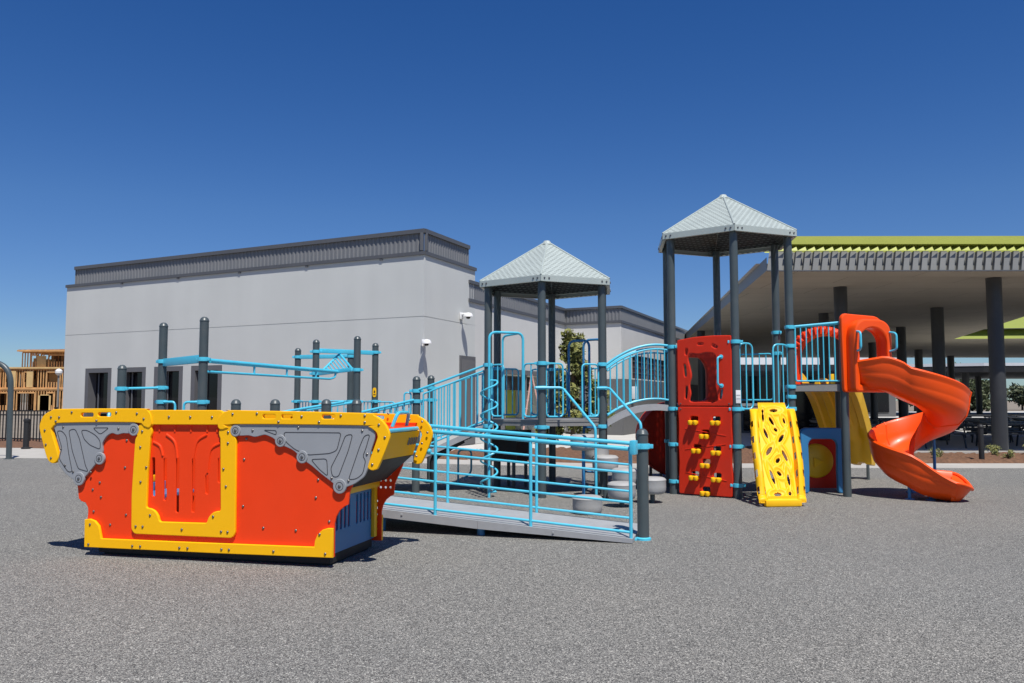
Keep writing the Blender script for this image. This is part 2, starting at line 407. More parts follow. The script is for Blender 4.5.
# mulch bed as a lumpy sheet
def bed(poly_f, poly_b, nx, ny, z):
    m = MB(); rows = []
    def at(pl, t):
        k = t*(len(pl)-1); i = min(int(k), len(pl)-2); f = k-i
        return pl[i][0]*(1-f)+pl[i+1][0]*f, pl[i][1]*(1-f)+pl[i+1][1]*f
    for j in range(ny+1):
        r = []
        for i in range(nx+1):
            a = at(poly_f, i/nx); b = at(poly_b, i/nx); t = j/ny
            e = 0 if j in (0, ny) or i in (0, nx) else 1
            r.append(m.bm.verts.new((a[0]*(1-t)+b[0]*t, a[1]*(1-t)+b[1]*t, z*e+e*random.uniform(-.03, .04))))
        rows.append(r)
    for j in range(ny):
        for i in range(nx): m.bm.faces.new((rows[j][i], rows[j][i+1], rows[j+1][i+1], rows[j+1][i]))
    return m
struct('mulch_bed', bed([(-30, 27.55), (-15.4, 25.85), (-5.3, 22.65), (-1, 20.65)], [(-32, 33), (-19, 31.8), (-8, 26.6), (-3.0, 23.6)], 150, 24, .05), MULCH, 'brown bark mulch bed left of the school building')
struct('mulch_bed', bed([(-.9, 20.6), (2, 19.53), (5, 19.56), (8.4, 19.58)], [(-2, 23.5), (1.2, 25.0), (5, 26), (9, 25.2)], 110, 36, .06), MULCH, 'brown bark mulch bed behind the stepping pods')
struct('mulch_bed', bed([(9.4, 19.6), (14, 19.6), (22, 19.6), (34, 19.6)], [(9.5, 22.5), (14, 22.5), (22, 22.5), (34, 22.5)], 160, 28, .06), MULCH, 'brown bark mulch planter in front of the canopy')
m = MB(); m.prism([(9.2, 22.54), (60, 22.54), (60, 22.82), (9.2, 22.82)], -.05, .10); struct('kerb', m, CONC)
m = MB(); m.face([(-4, 20.8, -.012), (9.4, 19.4, -.012), (60, 24, -.012), (75, 110, -.012), (5, 110, -.012), (-4, 40, -.012)]); struct('pavement', m, PAVE, 'grey pavement beneath and beyond the canopy')
m = MB()
for i in range(70):
    pass
hp = []
for i in range(61):
    x = -420+i*9.0; hp.append((x, 16+9*math.sin(i*.33)+5*math.sin(i*.81+1)))
for i in range(60):
    (x0, h0), (x1, h1) = hp[i], hp[i+1]
    m.face([(x0, 520, -1), (x1, 520, -1), (x1, 600, h1), (x0, 600, h0)])
struct('hills', m, HILLM)

# ------------------------------------------------------------------ school building
C0 = V((-2.70, 25.0, 0)); DL = V((-.895, .446, 0)); DR = V((.40, .9165, 0))
NL = V((-.446, -.895, 0)); NR = V((.9165, -.40, 0))
ZT = 5.98; ZP = 6.78
LW = 16.83; RW = 3.54
b = thing('school_building', 'large light grey stucco school block with dark corrugated metal parapet behind the boat', 'building', tuple(C0))
def wall_with_openings(m, o, d, nrm, x0, x1, z0, z1, ops, depth):
    """ops: list of (a,b,za,zb); leaves openings and adds the reveals"""
    P = lambda s_, z, off=0: o+d*s_+nrm*off+V((0, 0, z))
    xs = sorted({x0, x1, *[q for op in ops for q in op[:2]]}); zs = sorted({z0, z1, *[q for op in ops for q in op[2:]]})
    for a, c in zip(xs, xs[1:]):
        for e, g in zip(zs, zs[1:]):
            cx, cz = (a+c)/2, (e+g)/2
            if any(op[0] < cx < op[1] and op[2] < cz < op[3] for op in ops): continue
            m.face([P(a, e), P(c, e), P(c, g), P(a, g)])
    for a, c, e, g in ops:
        m.face([P(a, e), P(a, g), P(a, g, -depth), P(a, e, -depth)]); m.face([P(c, e), P(c, g), P(c, g, -depth), P(c, e, -depth)])
        m.face([P(a, g), P(c, g), P(c, g, -depth), P(a, g, -depth)]); m.face([P(a, e), P(c, e), P(c, e, -depth), P(a, e, -depth)])
wins = [(8.33, 9.84), (10.24, 11.73), (12.16, 13.63), (14.04, 15.55)]
m = MB()
wall_with_openings(m, C0, DL, NL, 0, LW, -.05, 4.05, [(a, c, .35, 2.72) for a, c in wins], .45)
# reveal joint, then upper wall
P = lambda s_, z, off=0: C0+DL*s_+NL*off+V((0, 0, z))
for z0, z1, off in ((4.05, 4.072, -.014), (4.072, ZT, 0)):
    m.face([P(0, z0, off), P(LW, z0, off), P(LW, z1, off), P(0, z1, off)])
m.face([P(0, 4.05), P(LW, 4.05), P(LW, 4.05, -.014), P(0, 4.05, -.014)]); m.face([P(0, 4.072), P(LW, 4.072), P(LW, 4.072, -.014), P(0, 4.072, -.014)])
Q = lambda s_, z, off=0: C0+DR*s_+NR*off+V((0, 0, z))
for z0, z1, off in ((-.05, 4.05, 0), (4.05, 4.072, -.014), (4.072, ZT, 0)):
    m.face([Q(0, z0, off), Q(RW, z0, off), Q(RW, z1, off), Q(0, z1, off)])
m.face([Q(0, 4.05), Q(RW, 4.05), Q(RW, 4.05, -.014), Q(0, 4.05, -.014)]); m.face([Q(0, 4.072), Q(RW, 4.072), Q(RW, 4.072, -.014), Q(0, 4.072, -.014)])
# left end wall and roof
e0 = P(LW, 0); e1 = P(LW, 0)-NL*18
m.face([e0+V((0, 0, -.05)), e1+V((0, 0, -.05)), e1+V((0, 0, ZT)), e0+V((0, 0, ZT))])
f0 = Q(RW, 0); f1 = f0-NR*1.0
m.face([f0+V((0, 0, -.05)), f1+V((0, 0, -.05)), f1+V((0, 0, ZT)), f0+V((0, 0, ZT))])
m.build('wall', STUCCO, b, smooth=0)
m = MB(); m.face([P(0, ZT-.02), P(LW, ZT-.02), P(LW, ZT-.02, -18), Q(RW, ZT-.02)-NR*12, Q(RW, ZT-.02)]); m.build('roof', TRIM, b, smooth=0)
for a, c in wins:
    w = MB()
    for x, hw in ((a+.10, .10), (c-.10, .10)):
        w.beam(P(x, .36, -.20), P(x, 2.71, -.20), .40, .19, wd=NL)
    w.beam(P(a+.2, 2.63, -.20), P(c-.2, 2.63, -.20), .40, .16); w.beam(P(a+.2, .42, -.2), P(c-.2, .42, -.2), .40, .12)
    fo = w.build('window', FRAMEG, b, smooth=0)
    g = MB(); g.face([P(a+.2, .48, -.34), P(c-.2, .48, -.34), P(c-.2, 2.55, -.34), P(a+.2, 2.55, -.34)]); g.build('pane', GLASS, fo, smooth=0)
    w = MB(); w.beam(P((a+c)/2+.35, .48, -.31), P((a+c)/2+.35, 2.55, -.31), .05, .05); w.beam(P(a+.2, 1.0, -.31), P(c-.2, 1.0, -.31), .05, .05); w.build('mullion', TRIM, fo, smooth=0)
def corrugated(m, o, d, nrm, s0, s1, z0, z1, pitch, dep):
    x = s0; k = 0
    pr = []
    while x < s1:
        pr += [(x, 0), (x+pitch*.35, 0), (x+pitch*.5, dep), (x+pitch*.85, dep)]; x += pitch
    pr = [(min(q, s1), r) for q, r in pr]+[(s1, 0)]
    for (a, u), (c, w) in zip(pr, pr[1:]):
        if c-a < 1e-6: continue
        m.face([o+d*a+nrm*u+V((0, 0, z0)), o+d*c+nrm*w+V((0, 0, z0)), o+d*c+nrm*w+V((0, 0, z1)), o+d*a+nrm*u+V((0, 0, z1))])
m = MB(); corrugated(m, C0-NL*.04-NR*.04, DL, NL, 0.06, LW-.45, ZT+.05, ZP-.1, .165, -.022); corrugated(m, C0-NR*.04-NL*.04, DR, NR, 0.06, RW-.45, ZT+.05, ZP-.1, .165, -.022)
q = P(LW-.45, 0, -.05); m.face([q+V((0, 0, ZT)), q-NL*14+V((0, 0, ZT)), q-NL*14+V((0, 0, ZP-.1)), q+V((0, 0, ZP-.1))])
q = Q(RW-.45, 0, -.05); m.face([q+V((0, 0, ZT)), q-NR*8+V((0, 0, ZT)), q-NR*8+V((0, 0, ZP-.1)), q+V((0, 0, ZP-.1))])
m.build('parapet', DKMETAL, b, smooth=0)
m = MB()
m.beam(P(-.03, ZT+.04, .0), P(LW+.03, ZT+.04, .0), .11, .11); m.beam(Q(.03, ZT+.042, .0), Q(RW+.03, ZT+.042, .0), .11, .11)
m.build('drip_ledge', TRIM, b, smooth=0)
m = MB()
m.beam(P(-.0, ZP-.06, -.05), P(LW-.42, ZP-.06, -.05), .15, .13); m.beam(Q(.04, ZP-.058, -.05), Q(RW-.42, ZP-.058, -.05), .15, .13)
m.beam(P(LW-.45, ZP-.055, -.17), P(LW-.45, ZP-.055, -14), .2, .12)
m.beam(P(.1, ZT+.12, -.02), P(.1, ZP-.125, -.02), .1, .16); m.beam(Q(.14, ZT+.12, -.02), Q(.14, ZP-.125, -.02), .1, .16)
m.build('coping', TRIM, b, smooth=0)
for s_ in (1.6, 4.6, 7.6, 10.6, 13.6):
    m = MB(); m.box(P(s_, ZT-.05, .03), (.10, .035, .05), math.atan2(DL.y, DL.x)); m.build('scupper', TRIM, b, smooth=0)
m = MB(); m.beam(Q(2.95, .0, .0), Q(2.95, 2.98, .0), .08, 1.15, wd=NR); do = m.build('door', FRAMEG, b, smooth=0)
m = MB(); m.beam(Q(2.95, .02, .03), Q(2.95, 2.86, .03), .07, .92, wd=NR); m.build('door_leaf', CLAD, do, smooth=0)
def sec_light(loc, nrm, label, s=1.0):
    t = thing('security_light', label, 'wall light', loc); p = V(loc)
    m = MB(); m.box(p+nrm*.035, (.2*s, .05, .26*s), math.atan2(nrm.y, nrm.x)-PI/2, .01); m.build('back_plate', WHITEM, t)
    m = MB(); m.tube([p+nrm*.05+V((0, 0, .06)), p+nrm*.30*s+V((0, 0, .06))], .045*s, 10)
    m.lathe([(0, .12*s), (.12*s, .10*s), (.18*s, .03*s), (.19*s, -.05*s), (.1*s, -.06*s), (0, -.06*s)], p+nrm*.34*s, 18); m.build('lamp_head', WHITEM, t)
    m = MB(); m.lathe([(0, -.05*s), (.09*s, -.06*s), (.07*s, -.12*s), (0, -.14*s)], p+nrm*.34*s, 14); m.build('lens', GLASS, t)
sec_light(tuple(C0+V((0, 0, 3.24))), V((.42, -.91, 0)).normalized(), 'white dome light at the front corner of the grey wall, just above the pole', .8)
sec_light(tuple(Q(2.45, 4.3)), NR, 'white wall light high on the side wall right of the corner', .85)

# rear wing
b2 = thing('school_wing', 'long low white school wing receding behind the covered tower and bridge', 'building', (2.4, 36.7, 0))
A0 = V((-1.29, 28.24, 0)); A1 = V((2.38, 36.65, 0)); A2 = V((4.74, 35.47, 0)); A3 = A2+DR*22
DM = V((.895, -.446, 0)); NM = V((-.446, -.895, 0))
ZW = 4.85; ZQ = 5.6
m = MB()
La = (A1-A0).length
wall_with_openings(m, A0, DR, NR, -.6, La, 0, ZW, [(2.3, 7.2, 0, 2.48)], 1.6)
m.face([A1, A2, A2+V((0, 0, ZW)), A1+V((0, 0, ZW))])
wall_with_openings(m, A2, DR, NR, 0, 22, 2.42, ZW, [(1.75, 9.2, 2.48, 3.55)], .15)
m.build('wall', STUCCO2, b2, smooth=0)
m = MB(); m.beam(A1+DM*.05+V((0, 0, 1.2))+NM*.03, A2-DM*-.03+V((0, 0, 1.2))+NM*.03, .06, 2.42); m.beam(A2+DR*.0+NR*.03+V((0, 0, 1.21)), A3+NR*.03+V((0, 0, 1.21)), .06, 2.42); m.build('cladding', CLAD, b2, smooth=0)
m = MB()
corrugated(m, A0, DR, NR, -.5, La, ZW+.1, ZQ-.1, .165, .022); corrugated(m, A1, DM, NM, 0, (A2-A1).length, ZW+.1, ZQ-.1, .165, .022); corrugated(m, A2, DR, NR, 0, 22, ZW+.1, ZQ-.1, .165, .022)
m.build('parapet', DKMETAL, b2, smooth=0)
m = MB()
for z in (ZW+.05, ZQ-.06):
    m.beam(A0-DR*.5+V((0, 0, z)), A1+V((0, 0, z)), .13, .11); m.beam(A1+DM*.07+V((0, 0, z+.002)), A2+V((0, 0, z+.002)), .13, .11); m.beam(A2-DR*.06+V((0, 0, z-.002)), A3+V((0, 0, z-.002)), .13, .11)
m.build('coping', TRIM, b2, smooth=0)
m = MB(); Z_ = V((0, 0, ZQ-.1))
m.face([A0+Z_, A1+Z_, A1-NR*14+Z_, A0-NR*14+Z_]); m.face([A2+Z_, A3+Z_, A3-NR*16+Z_, A2-NR*16+Z_]); m.build('roof', TRIM, b2, smooth=0)
m = MB()
for s0, s1 in ((2.35, 4.1), (4.6, 6.0), (6.1, 7.15)):
    m.face([A0+DR*s0-NR*1.55+V((0, 0, 0)), A0+DR*s1-NR*1.55, A0+DR*s1-NR*1.55+V((0, 0, 2.45)), A0+DR*s0-NR*1.55+V((0, 0, 2.45))])
m.build('entry_wall', LIMEW, b2, smooth=0)
m = MB(); m.beam(A0+DR*8.6+NR*.03+V((0, 0, .1)), A0+DR*8.6+NR*.03+V((0, 0, 2.3)), .05, 1.1); m.build('entry_panel', LIME, b2, smooth=0)
for s0 in (2.25, 4.35, 7.25):
    m = MB(); m.beam(A0+DR*s0+NR*.02, A0+DR*s0+NR*.02+V((0, 0, 2.47)), .22, .22); m.build('entry_post', LIGHTCLAD if s0 > 7 else FRAMEG, b2, smooth=0)
m = MB(); m.beam(A0+DR*2.2+NR*.09+V((0, 0, 2.56)), A0+DR*7.3+NR*.09+V((0, 0, 2.56)), .2, .18); m.build('entry_beam', FRAMEG, b2, smooth=0)
m = MB(); m.face([A0+DR*2.3-NR*.9+V((0, 0, 1.9)), A0+DR*7.2-NR*.9+V((0, 0, 1.9)), A0+DR*7.2-NR*.9+V((0, 0, 2.46)), A0+DR*2.3-NR*.9+V((0, 0, 2.46))]); m.build('entry_transom', GLASS, b2, smooth=0)
m = MB()
wp = lambda s_, z, o=0: A2+DR*s_+NR*o+V((0, 0, z))
m.face([wp(1.75, 2.48, -.14), wp(9.2, 2.48, -.14), wp(9.2, 3.55, -.14), wp(1.75, 3.55, -.14)])
lv = m.build('window_screen', MAROON, b2, smooth=0)
m = MB()
for i in range(9): m.beam(wp(1.8+i*.92, 2.48, -.06), wp(1.8+i*.92, 3.55, -.06), .06, .07)
for z in (2.75, 3.0, 3.27): m.beam(wp(1.76, z, -.05), wp(9.2, z, -.05), .03, .04)
m.build('screen_bar', CLAD, lv, smooth=0)
m = MB(); m.beam(wp(1.3, 1.55, .2), wp(1.3, 2.1, .2), .24, .2, .01); tag(m.build('wall_lantern', LIGHTCLAD, None, loc=tuple(wp(1.3, 1.5, .2))), 'small pale wall lantern on grey cladding seen behind the bridge', 'wall light')
# step ladder by the entry
t = thing('step_ladder', 'open A-frame ladder with pale red rails standing at the school entry', 'ladder', (.70, 29.3, 0))
for sgn in (-1, 1):
    m = MB()
    for x0, x1 in ((.55, .82), (1.35, 1.08)):
        y = 29.3+.0*sgn
    m.beam((.70-.36, 29.3+sgn*.28, 0), (.70, 29.3+sgn*.16, 2.45), .05, .08); m.beam((.70+.52, 29.3+sgn*.26, 0), (.70, 29.3+sgn*.16, 2.45), .04, .06); m.build('side_rail', PINK, t)
for k in range(7):
    z = .3+k*.3; x = .70-.36*(1-z/2.45); w = .28-.14*z/2.45
    m = MB(); m.beam((x, 29.3-w, z), (x, 29.3+w, z), .08, .03); m.build('step', LIGHTCLAD, t)

# ------------------------------------------------------------------ big canopy
cn = thing('shade_canopy', 'big flat canopy with lime green roof edge and rows of dark columns at right', 'canopy', (15, 40, 0))
EL = V((.125, .99, 0)).normalized(); K0 = V((6.9, 22.0, 0)); K1 = K0+EL*46; K2 = V((52, 68, 0)); K3 = V((52, 21.7, 0))
hole = [V((25.4, 47, 0)), V((21.2, 33.2, 0)), V((31, 32.2, 0)), V((36, 46, 0))]
m = MB()
sz = 5.0
def q(a): return a+V((0, 0, sz))
m.face([q(K0), q(hole[1]), q(hole[0]), q(K1)]); m.face([q(K0), q(K3), q(hole[2]), q(hole[1])]); m.face([q(K3), q(K2), q(hole[3]), q(hole[2])]); m.face([q(K2), q(K1), q(hole[0]), q(hole[3])])
m.build('soffit', SOFFIT, cn, smooth=0)
m = MB()
for i in range(4):
    a, c = hole[i], hole[(i+1) % 4]; ctr = sum(hole, V((0, 0, 0)))/4
    a2 = a+(a-ctr)*.25; c2_ = c+(c-ctr)*.25
    m.face([q(a), q(c), c2_+V((0, 0, sz+1.6)), a2+V((0, 0, sz+1.6))])
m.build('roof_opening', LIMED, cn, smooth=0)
m = MB()
up = lambda a, z: a+V((0, 0, z))
m.face([up(K0, 5.36), up(K1, 5.36), up(K1, 5.0), up(K0, 5.0)]); m.face([up(K1, 5.36), up(K2, 5.36), up(K2, 5), up(K1, 5)]); m.face([up(K3, 5.36), up(K2, 5.36), up(K2, 5), up(K3, 5)])
m.build('side_fascia', FASC, cn, smooth=0)
# front fascia: raked metal pans with dark recesses, one continuous folded strip
xd = (K3-K0).normalized(); nf = V((xd.y, -xd.x, 0)); Lf = (K3-K0).length
PITCH = .245; n_f = int(Lf/PITCH); m = MB(); pr = []
for i in range(n_f):
    x = i*PITCH; pr += [(x, 0), (x+.150, 0), (x+.157, -.11), (x+.238, -.11)]
for (a, u), (c, w) in zip(pr, pr[1:]):
    rk = .09
    m.face([K0+xd*a+nf*u+V((0, 0, 5.0)), K0+xd*c+nf*w+V((0, 0, 5.0)), K0+xd*(c+rk)+nf*(w-.05)+V((0, 0, 5.525)), K0+xd*(a+rk)+nf*(u-.05)+V((0, 0, 5.525))])
m.build('front_fascia', FASC, cn, smooth=0, weld=True)
m = MB(); m.beam(K0+nf*.015+V((0, 0, 4.985)), K3+nf*.015+V((0, 0, 4.985)), .05, .03); m.build('fascia_lip', TRIM, cn, smooth=0)
m = MB(); base_ = K0+V((0, 0, 5.53))
for i in range(n_f):
    x = i*PITCH+.09
    a, b_, c = K0+xd*x+nf*.05, K0+xd*(x+PITCH)+nf*.05, K0+xd*(x+PITCH*.93)+nf*.0
    m.face([a+V((0, 0, 5.515)), b_+V((0, 0, 5.515)), b_+V((0, 0, 5.53)), a+V((0, 0, 5.53))])
    m.face([a+V((0, 0, 5.53)), b_+V((0, 0, 5.53)), c+V((0, 0, 5.645))])
m.build('lime_sawtooth', LIME, cn, smooth=0, weld=True)
m = MB(); m.face([up(K0, 5.51)-nf*.16, up(K3, 5.51)-nf*.16, up(K3, 5.75)-nf*.5, up(K0, 5.75)-nf*.5]); m.build('lime_flashing', LIME, cn, smooth=0)
m = MB(); a = up(K0, 5.85)-nf*.40+xd*.1; c = up(K3, 5.85)-nf*.40
m.beam(a, c, .55, .22); m.build('lime_roof_edge', LIME, cn, smooth=0)
m = MB(); m.face([up(K0, 5.35)-nf*1, up(K3, 5.35)-nf*1, up(hole[2], 5.6), up(hole[1], 5.6)]); m.face([up(K0, 5.35)-nf*1, up(K1, 5.35), up(hole[0], 5.6), up(hole[1], 5.6)]); m.face([up(K3, 5.35)-nf*1, up(K2, 5.35), up(hole[3], 5.6), up(hole[2], 5.6)]); m.face([up(K1, 5.35), up(K2, 5.35), up(hole[3], 5.6), up(hole[0], 5.6)])
m.build('roof', LIGHTCLAD, cn, smooth=0)
cols = [(13.85, 23.4, .205), (10.2, 25.3, .20), (16.15, 31.0, .225), (18.7, 39.3, .22), (28.3, 57, .26), (34.8, 65, .26), (23.6, 24.4, .2), (22.0, 50, .22), (12.6, 33, .2), (9.6, 41.5, .2), (40, 40, .25)]
for x, y, r in cols:
    m = MB(); m.lathe([(r+.05, 0), (r+.05, .05), (r, .06), (r, sz-.001)], (x, y, 0), 24); m.build('column', DARKCOL, cn)
# dark shop-like block under the canopy
bk = thing('canteen_block', 'low dark glazed block in the shade under the canopy, behind the tower rails', 'building', (14, 40, 0))
m = MB(); m.prism([(10.5, 38), (16.2, 38), (17.5, 46), (11.5, 46)], 0, 2.85); m.build('wall', CLAD, bk, smooth=0)
for i in range(3):
    m = MB(); m.box((11.55+i*1.9, 37.97, 1.35), (1.75, .06, 2.5)); m.build('window', GLASS, bk, smooth=0)
db = thing('distant_block', 'distant dark block with a sunlit white roof band seen under the canopy', 'building', (26, 78, 0))
m = MB(); m.prism([(16, 75), (35, 75), (36, 86), (17, 86)], 0, 4.7); m.build('wall', CLAD, db, smooth=0)
m = MB(); m.prism([(15.8, 74.6), (35.2, 74.6), (36.2, 86.2), (16.8, 86.2)], 4.72, 5.9); m.build('roof_band', WHITEM, db, smooth=0)
for i in range(6):
    m = MB(); m.box((18.2+i*3.0, 74.96, 1.9), (2.3, .08, 3.0)); m.build('window', GLASS, db, smooth=0)
# far canopy
fc = thing('far_canopy', 'low far canopy with white roof edge seen beneath the big canopy at right', 'canopy', (52, 80, 0))
m = MB(); a, c = V((36, 76, 0)), V((80, 70, 0)); pts = [a, V((42, 73, 0)), c, V((84, 95, 0)), V((40, 99, 0))]
m.prism([(p.x, p.y) for p in pts], 4.0, 4.5); m.build('roof', BLACK, fc, smooth=0)
m = MB(); m.prism([(p.x, p.y-.05) for p in pts], 4.53, 4.8); m.build('roof_edge', LIGHTCLAD, fc, smooth=0)
for x, y in ((42, 76), (48, 75), (55, 74.5), (64, 74), (50, 88), (58, 87)):
    m = MB(); m.lathe([(.3, 0), (.3, 4.0)], (x, y, 0), 14); m.build('column', DARKCOL, fc)

# picnic tables under the canopy
def picnic():
    t = thing('picnic_table', 'dark steel picnic table with attached benches', 'picnic table', (12.6, 26.6, 0), 'dark picnic tables under the canopy'); o = V((12.6, 26.6, 0))
    m = MB(); m.box(o+V((0, 0, .74)), (1.9, .75, .05), bev=.015); m.build('tabletop', DARKCOL, t)
    for s_ in (-1, 1):
        m = MB(); m.box(o+V((0, s_*.72, .45)), (1.9, .28, .045), bev=.012); m.build('bench', DARKCOL, t)
        m = MB(); x = s_*.65
        m.tube(fillet([o+V((x, -.85, .0)), o+V((x, -.74, .42)), o+V((x, -.2, .42)), o+V((x, -.2, .72)), o+V((x, .2, .72)), o+V((x, .2, .42)), o+V((x, .74, .42)), o+V((x, .85, 0))], .08, 4), .03, 8); m.build('leg', DARKCOL, t)
    return t
pt = picnic()
rt_ = random.Random(5); spots = []
for r_, (y0, x0, n_) in enumerate(((26.2, 10.9, 6), (28.3, 11.6, 6), (30.6, 12.0, 6), (33.4, 13.4, 6), (36.8, 19.4, 5), (41, 20.5, 5))):
    for k in range(n_): spots.append((x0+k*2.55+rt_.uniform(-.2, .2), y0+rt_.uniform(-.35, .35), rt_.choice((0, 0, .15, -.12, PI/2))+rt_.uniform(-.1, .1)))
for i, (x, y, a) in enumerate(spots):
    o = pt if i == 0 else copy_tree(pt)
    o.location = (x, y, 0); o.rotation_euler.z = a
    o['label'] = 'dark steel picnic table with attached benches in the shade under the canopy'
# bollards
t = thing('bollard', 'black bollard with a domed cap standing in the planter right of the spiral slide', 'bollard', (11.4, 20.05, 0))
m = MB(); m.lathe([(.10, 0), (.10, .03), (.062, .05), (.062, .82)], (11.4, 20.05, 0), 16); m.build('shaft', BLACK, t)
m = MB(); m.lathe([(.07, .82), (.075, .86), (.05, .9), (0, .92)], (11.4, 20.05, 0), 16); m.build('cap', BLACK, t)
t = thing('bollard', 'short black bollard in the mulch in front of the picket fence', 'bollard', (-14.9, 25.3, 0))
m = MB(); m.lathe([(.13, 0), (.13, .05), (.085, .07), (.085, .84)], (-14.9, 25.3, 0), 16); m.build('shaft', BLACK, t)
m = MB(); m.lathe([(.10, .84), (.10, .9), (.06, .93), (0, .94)], (-14.9, 25.3, 0), 16); m.build('cap', BLACK, t)

# ------------------------------------------------------------------ fence, hoop, lamp, framed houses at left
f = thing('picket_fence', 'black metal picket fence left of the school building', 'fence', (-20, 28.5, 0))
F0 = V((-27, 30.8, 0)); F1 = V((-15.85, 28.6, 0)); fd = (F1-F0).normalized(); fl = (F1-F0).length
m = MB()
for z in (.15, .98, 1.12): m.beam(F0+V((0, 0, z)), F1+V((0, 0, z)), .035, .045)
m.build('rail', BLACK, f, smooth=0)
m = MB()
n = int(fl/.125)
for i in range(n): p = F0+fd*(i*.125); m.beam(p+V((0, 0, .06)), p+V((0, 0, 1.14)), .030, .030)
m.build('picket_panel', BLACK, f, smooth=0)
for s_ in (0, 2.8, 5.6, 8.4, fl):
    p = F0+fd*s_; m = MB(); m.beam(p, p+V((0, 0, 1.22)), .075, .075); m.box(p+V((0, 0, 1.235)), (.1, .1, .03)); m.build('fence_post', BLACK, f, smooth=0)
h = thing('pipe_arch', 'grey bent pipe arch standing on the rubber at the left edge', 'pipe arch', (-12.82, 21.05, 0))
m = MB(); m.tube(fillet([(-12.82, 21.05, 0), (-12.86, 21.05, 2.48), (-14.6, 21.2, 2.48), (-14.64, 21.2, 0)], .62, 12), .068, 16); m.build('pipe', SLATE, h)
m = MB()
for x, y in ((-12.82, 21.05), (-14.64, 21.2)): m.lathe([(.12, 0), (.12, .012), (.085, .015), (.085, .03)], (x, y, 0), 18)
m.build('base_flange', SLATE, h)
t = thing('street_lamp', 'white globe lamp on a thin pole beyond the picket fence', 'street lamp', (-22.1, 40, 0))
m = MB(); m.tube([(-22.1, 40, 0), (-22.1, 40, 2.72)], .045, 10); m.build('pole', FASC, t)
m = MB(); m.lathe([(0, .17), (.1, .14), (.165, .05), (.165, -.05), (.1, -.14), (.05, -.17), (0, -.175)], (-22.1, 40, 2.86), 16); m.build('globe', WHITEM, t)

def framed_house(x0, x1, y, dep, z_levels, label, seed, roof):
    rnd = random.Random(seed)
    t = thing('wood_framed_house', label, 'house', ((x0+x1)/2, y, 0), 'timber frame houses under construction')
    for k, (z0, z1, ins) in enumerate(z_levels):
        a0, a1 = x0+ins, x1-ins*.2
        ops = []; x = a0+rnd.uniform(.5, 1.2)
        while x < a1-2.2:
            w = rnd.choice((.9, 1.3, 1.8, 2.4)); ops.append((x, x+w, z0 if w > 1.5 and k == 0 else z0+.8, z1-.42)); x += w+rnd.uniform(.7, 2.2)
        for li, yy in enumerate((y+ins*.3, y+dep*.28, y+dep*.55, y+dep)):
            m = MB(); x = a0+li*.13
            while x <= a1:
                cut = [o for o in ops if o[0] < x < o[1]] if li == 0 else []
                if cut:
                    if cut[0][2] > z0+.1: m.beam((x, yy, z0), (x, yy, cut[0][2]), .13, .07)
                    m.beam((x, yy, cut[0][3]), (x, yy, z1-.08), .13, .07)
                elif rnd.random() > (.04 if li == 0 else .3): m.beam((x, yy, z0), (x, yy, z1-.08), .13, .07)
                x += .36 if li == 0 else .7
            for z in (z0+.04, z1-.12, z1-.04): m.beam((a0, yy, z), (a1, yy, z), .14, .07)
            if li == 0:
                for o in ops:
                    m.beam((o[0], yy-.01, o[3]), (o[1], yy-.01, o[3]), .15, .2)
                    for xx in o[:2]: m.beam((xx, yy, z0), (xx, yy, o[3]), .14, .12)
            else:
                for q_ in range(2):
                    bx = rnd.uniform(a0, a1-2); m.beam((bx, yy-.03, z0+.1), (bx+rnd.uniform(1, 1.8), yy-.03, z1-.2), .05, .12)
            m.build('wall_frame', WOOD, t, smooth=0)
        m = MB(); m.box(((a0+a1)/2, y+dep*.78, (z0+z1)/2), (a1-a0-.4, .12, z1-z0-.05)); m.build('shade_backing', WOODSHADE, t, smooth=0)  # dark backing added to block light and sky; interior shade in its colour
        m = MB(); m.box(((a0+a1)/2, y+dep/2+.02, z1+.10), (a1-a0+.3, dep+.3, .2)); m.build('floor_platform', OSB if k == 1 else WOOD, t, smooth=0)
        for q_ in range(7 if k < 2 else 4):
            w = rnd.uniform(.8, 1.7); bx = rnd.uniform(a0, a1-w); hh = (z1-z0)*rnd.uniform(.45, .9); li = rnd.choice((0, 1, 1, 2))
            yy = (y+ins*.3, y+dep*.28, y+dep*.55)[li]-.11
            m = MB(); m.box((bx+w/2, yy, z0+hh/2+.08), (w, .03, hh)); m.build('sheathing_panel', OSB, t, smooth=0)
    z = z_levels[-1][1]+.2; ins = z_levels[-1][2]
    m = MB(); x = x0+ins; xm = (x0+ins+x1)/2; hw_ = (x1-x0-ins)/2
    while x < x1:
        h_ = roof*(1-abs(x-xm)/hw_*.6)
        m.beam((x, y, z), (x, y+dep*.4, z+h_), .07, .14); m.beam((x, y+dep*.4, z+h_), (x, y+dep, z), .07, .14); x += .6
    m.build('roof_truss', WOOD, t, smooth=0)
framed_house(-69.5, -56, 110, 10, [(0, 2.9, 0), (3.1, 5.7, .5), (5.9, 8.0, 3.2)], 'timber framed house under construction beside the grey school wall, upper floor open', 3, .35)
framed_house(-86, -68.6, 108, 9, [(0, 2.7, 0), (2.9, 5.3, 1.0)], 'lower timber framed house under construction at the far left edge', 5, .5)

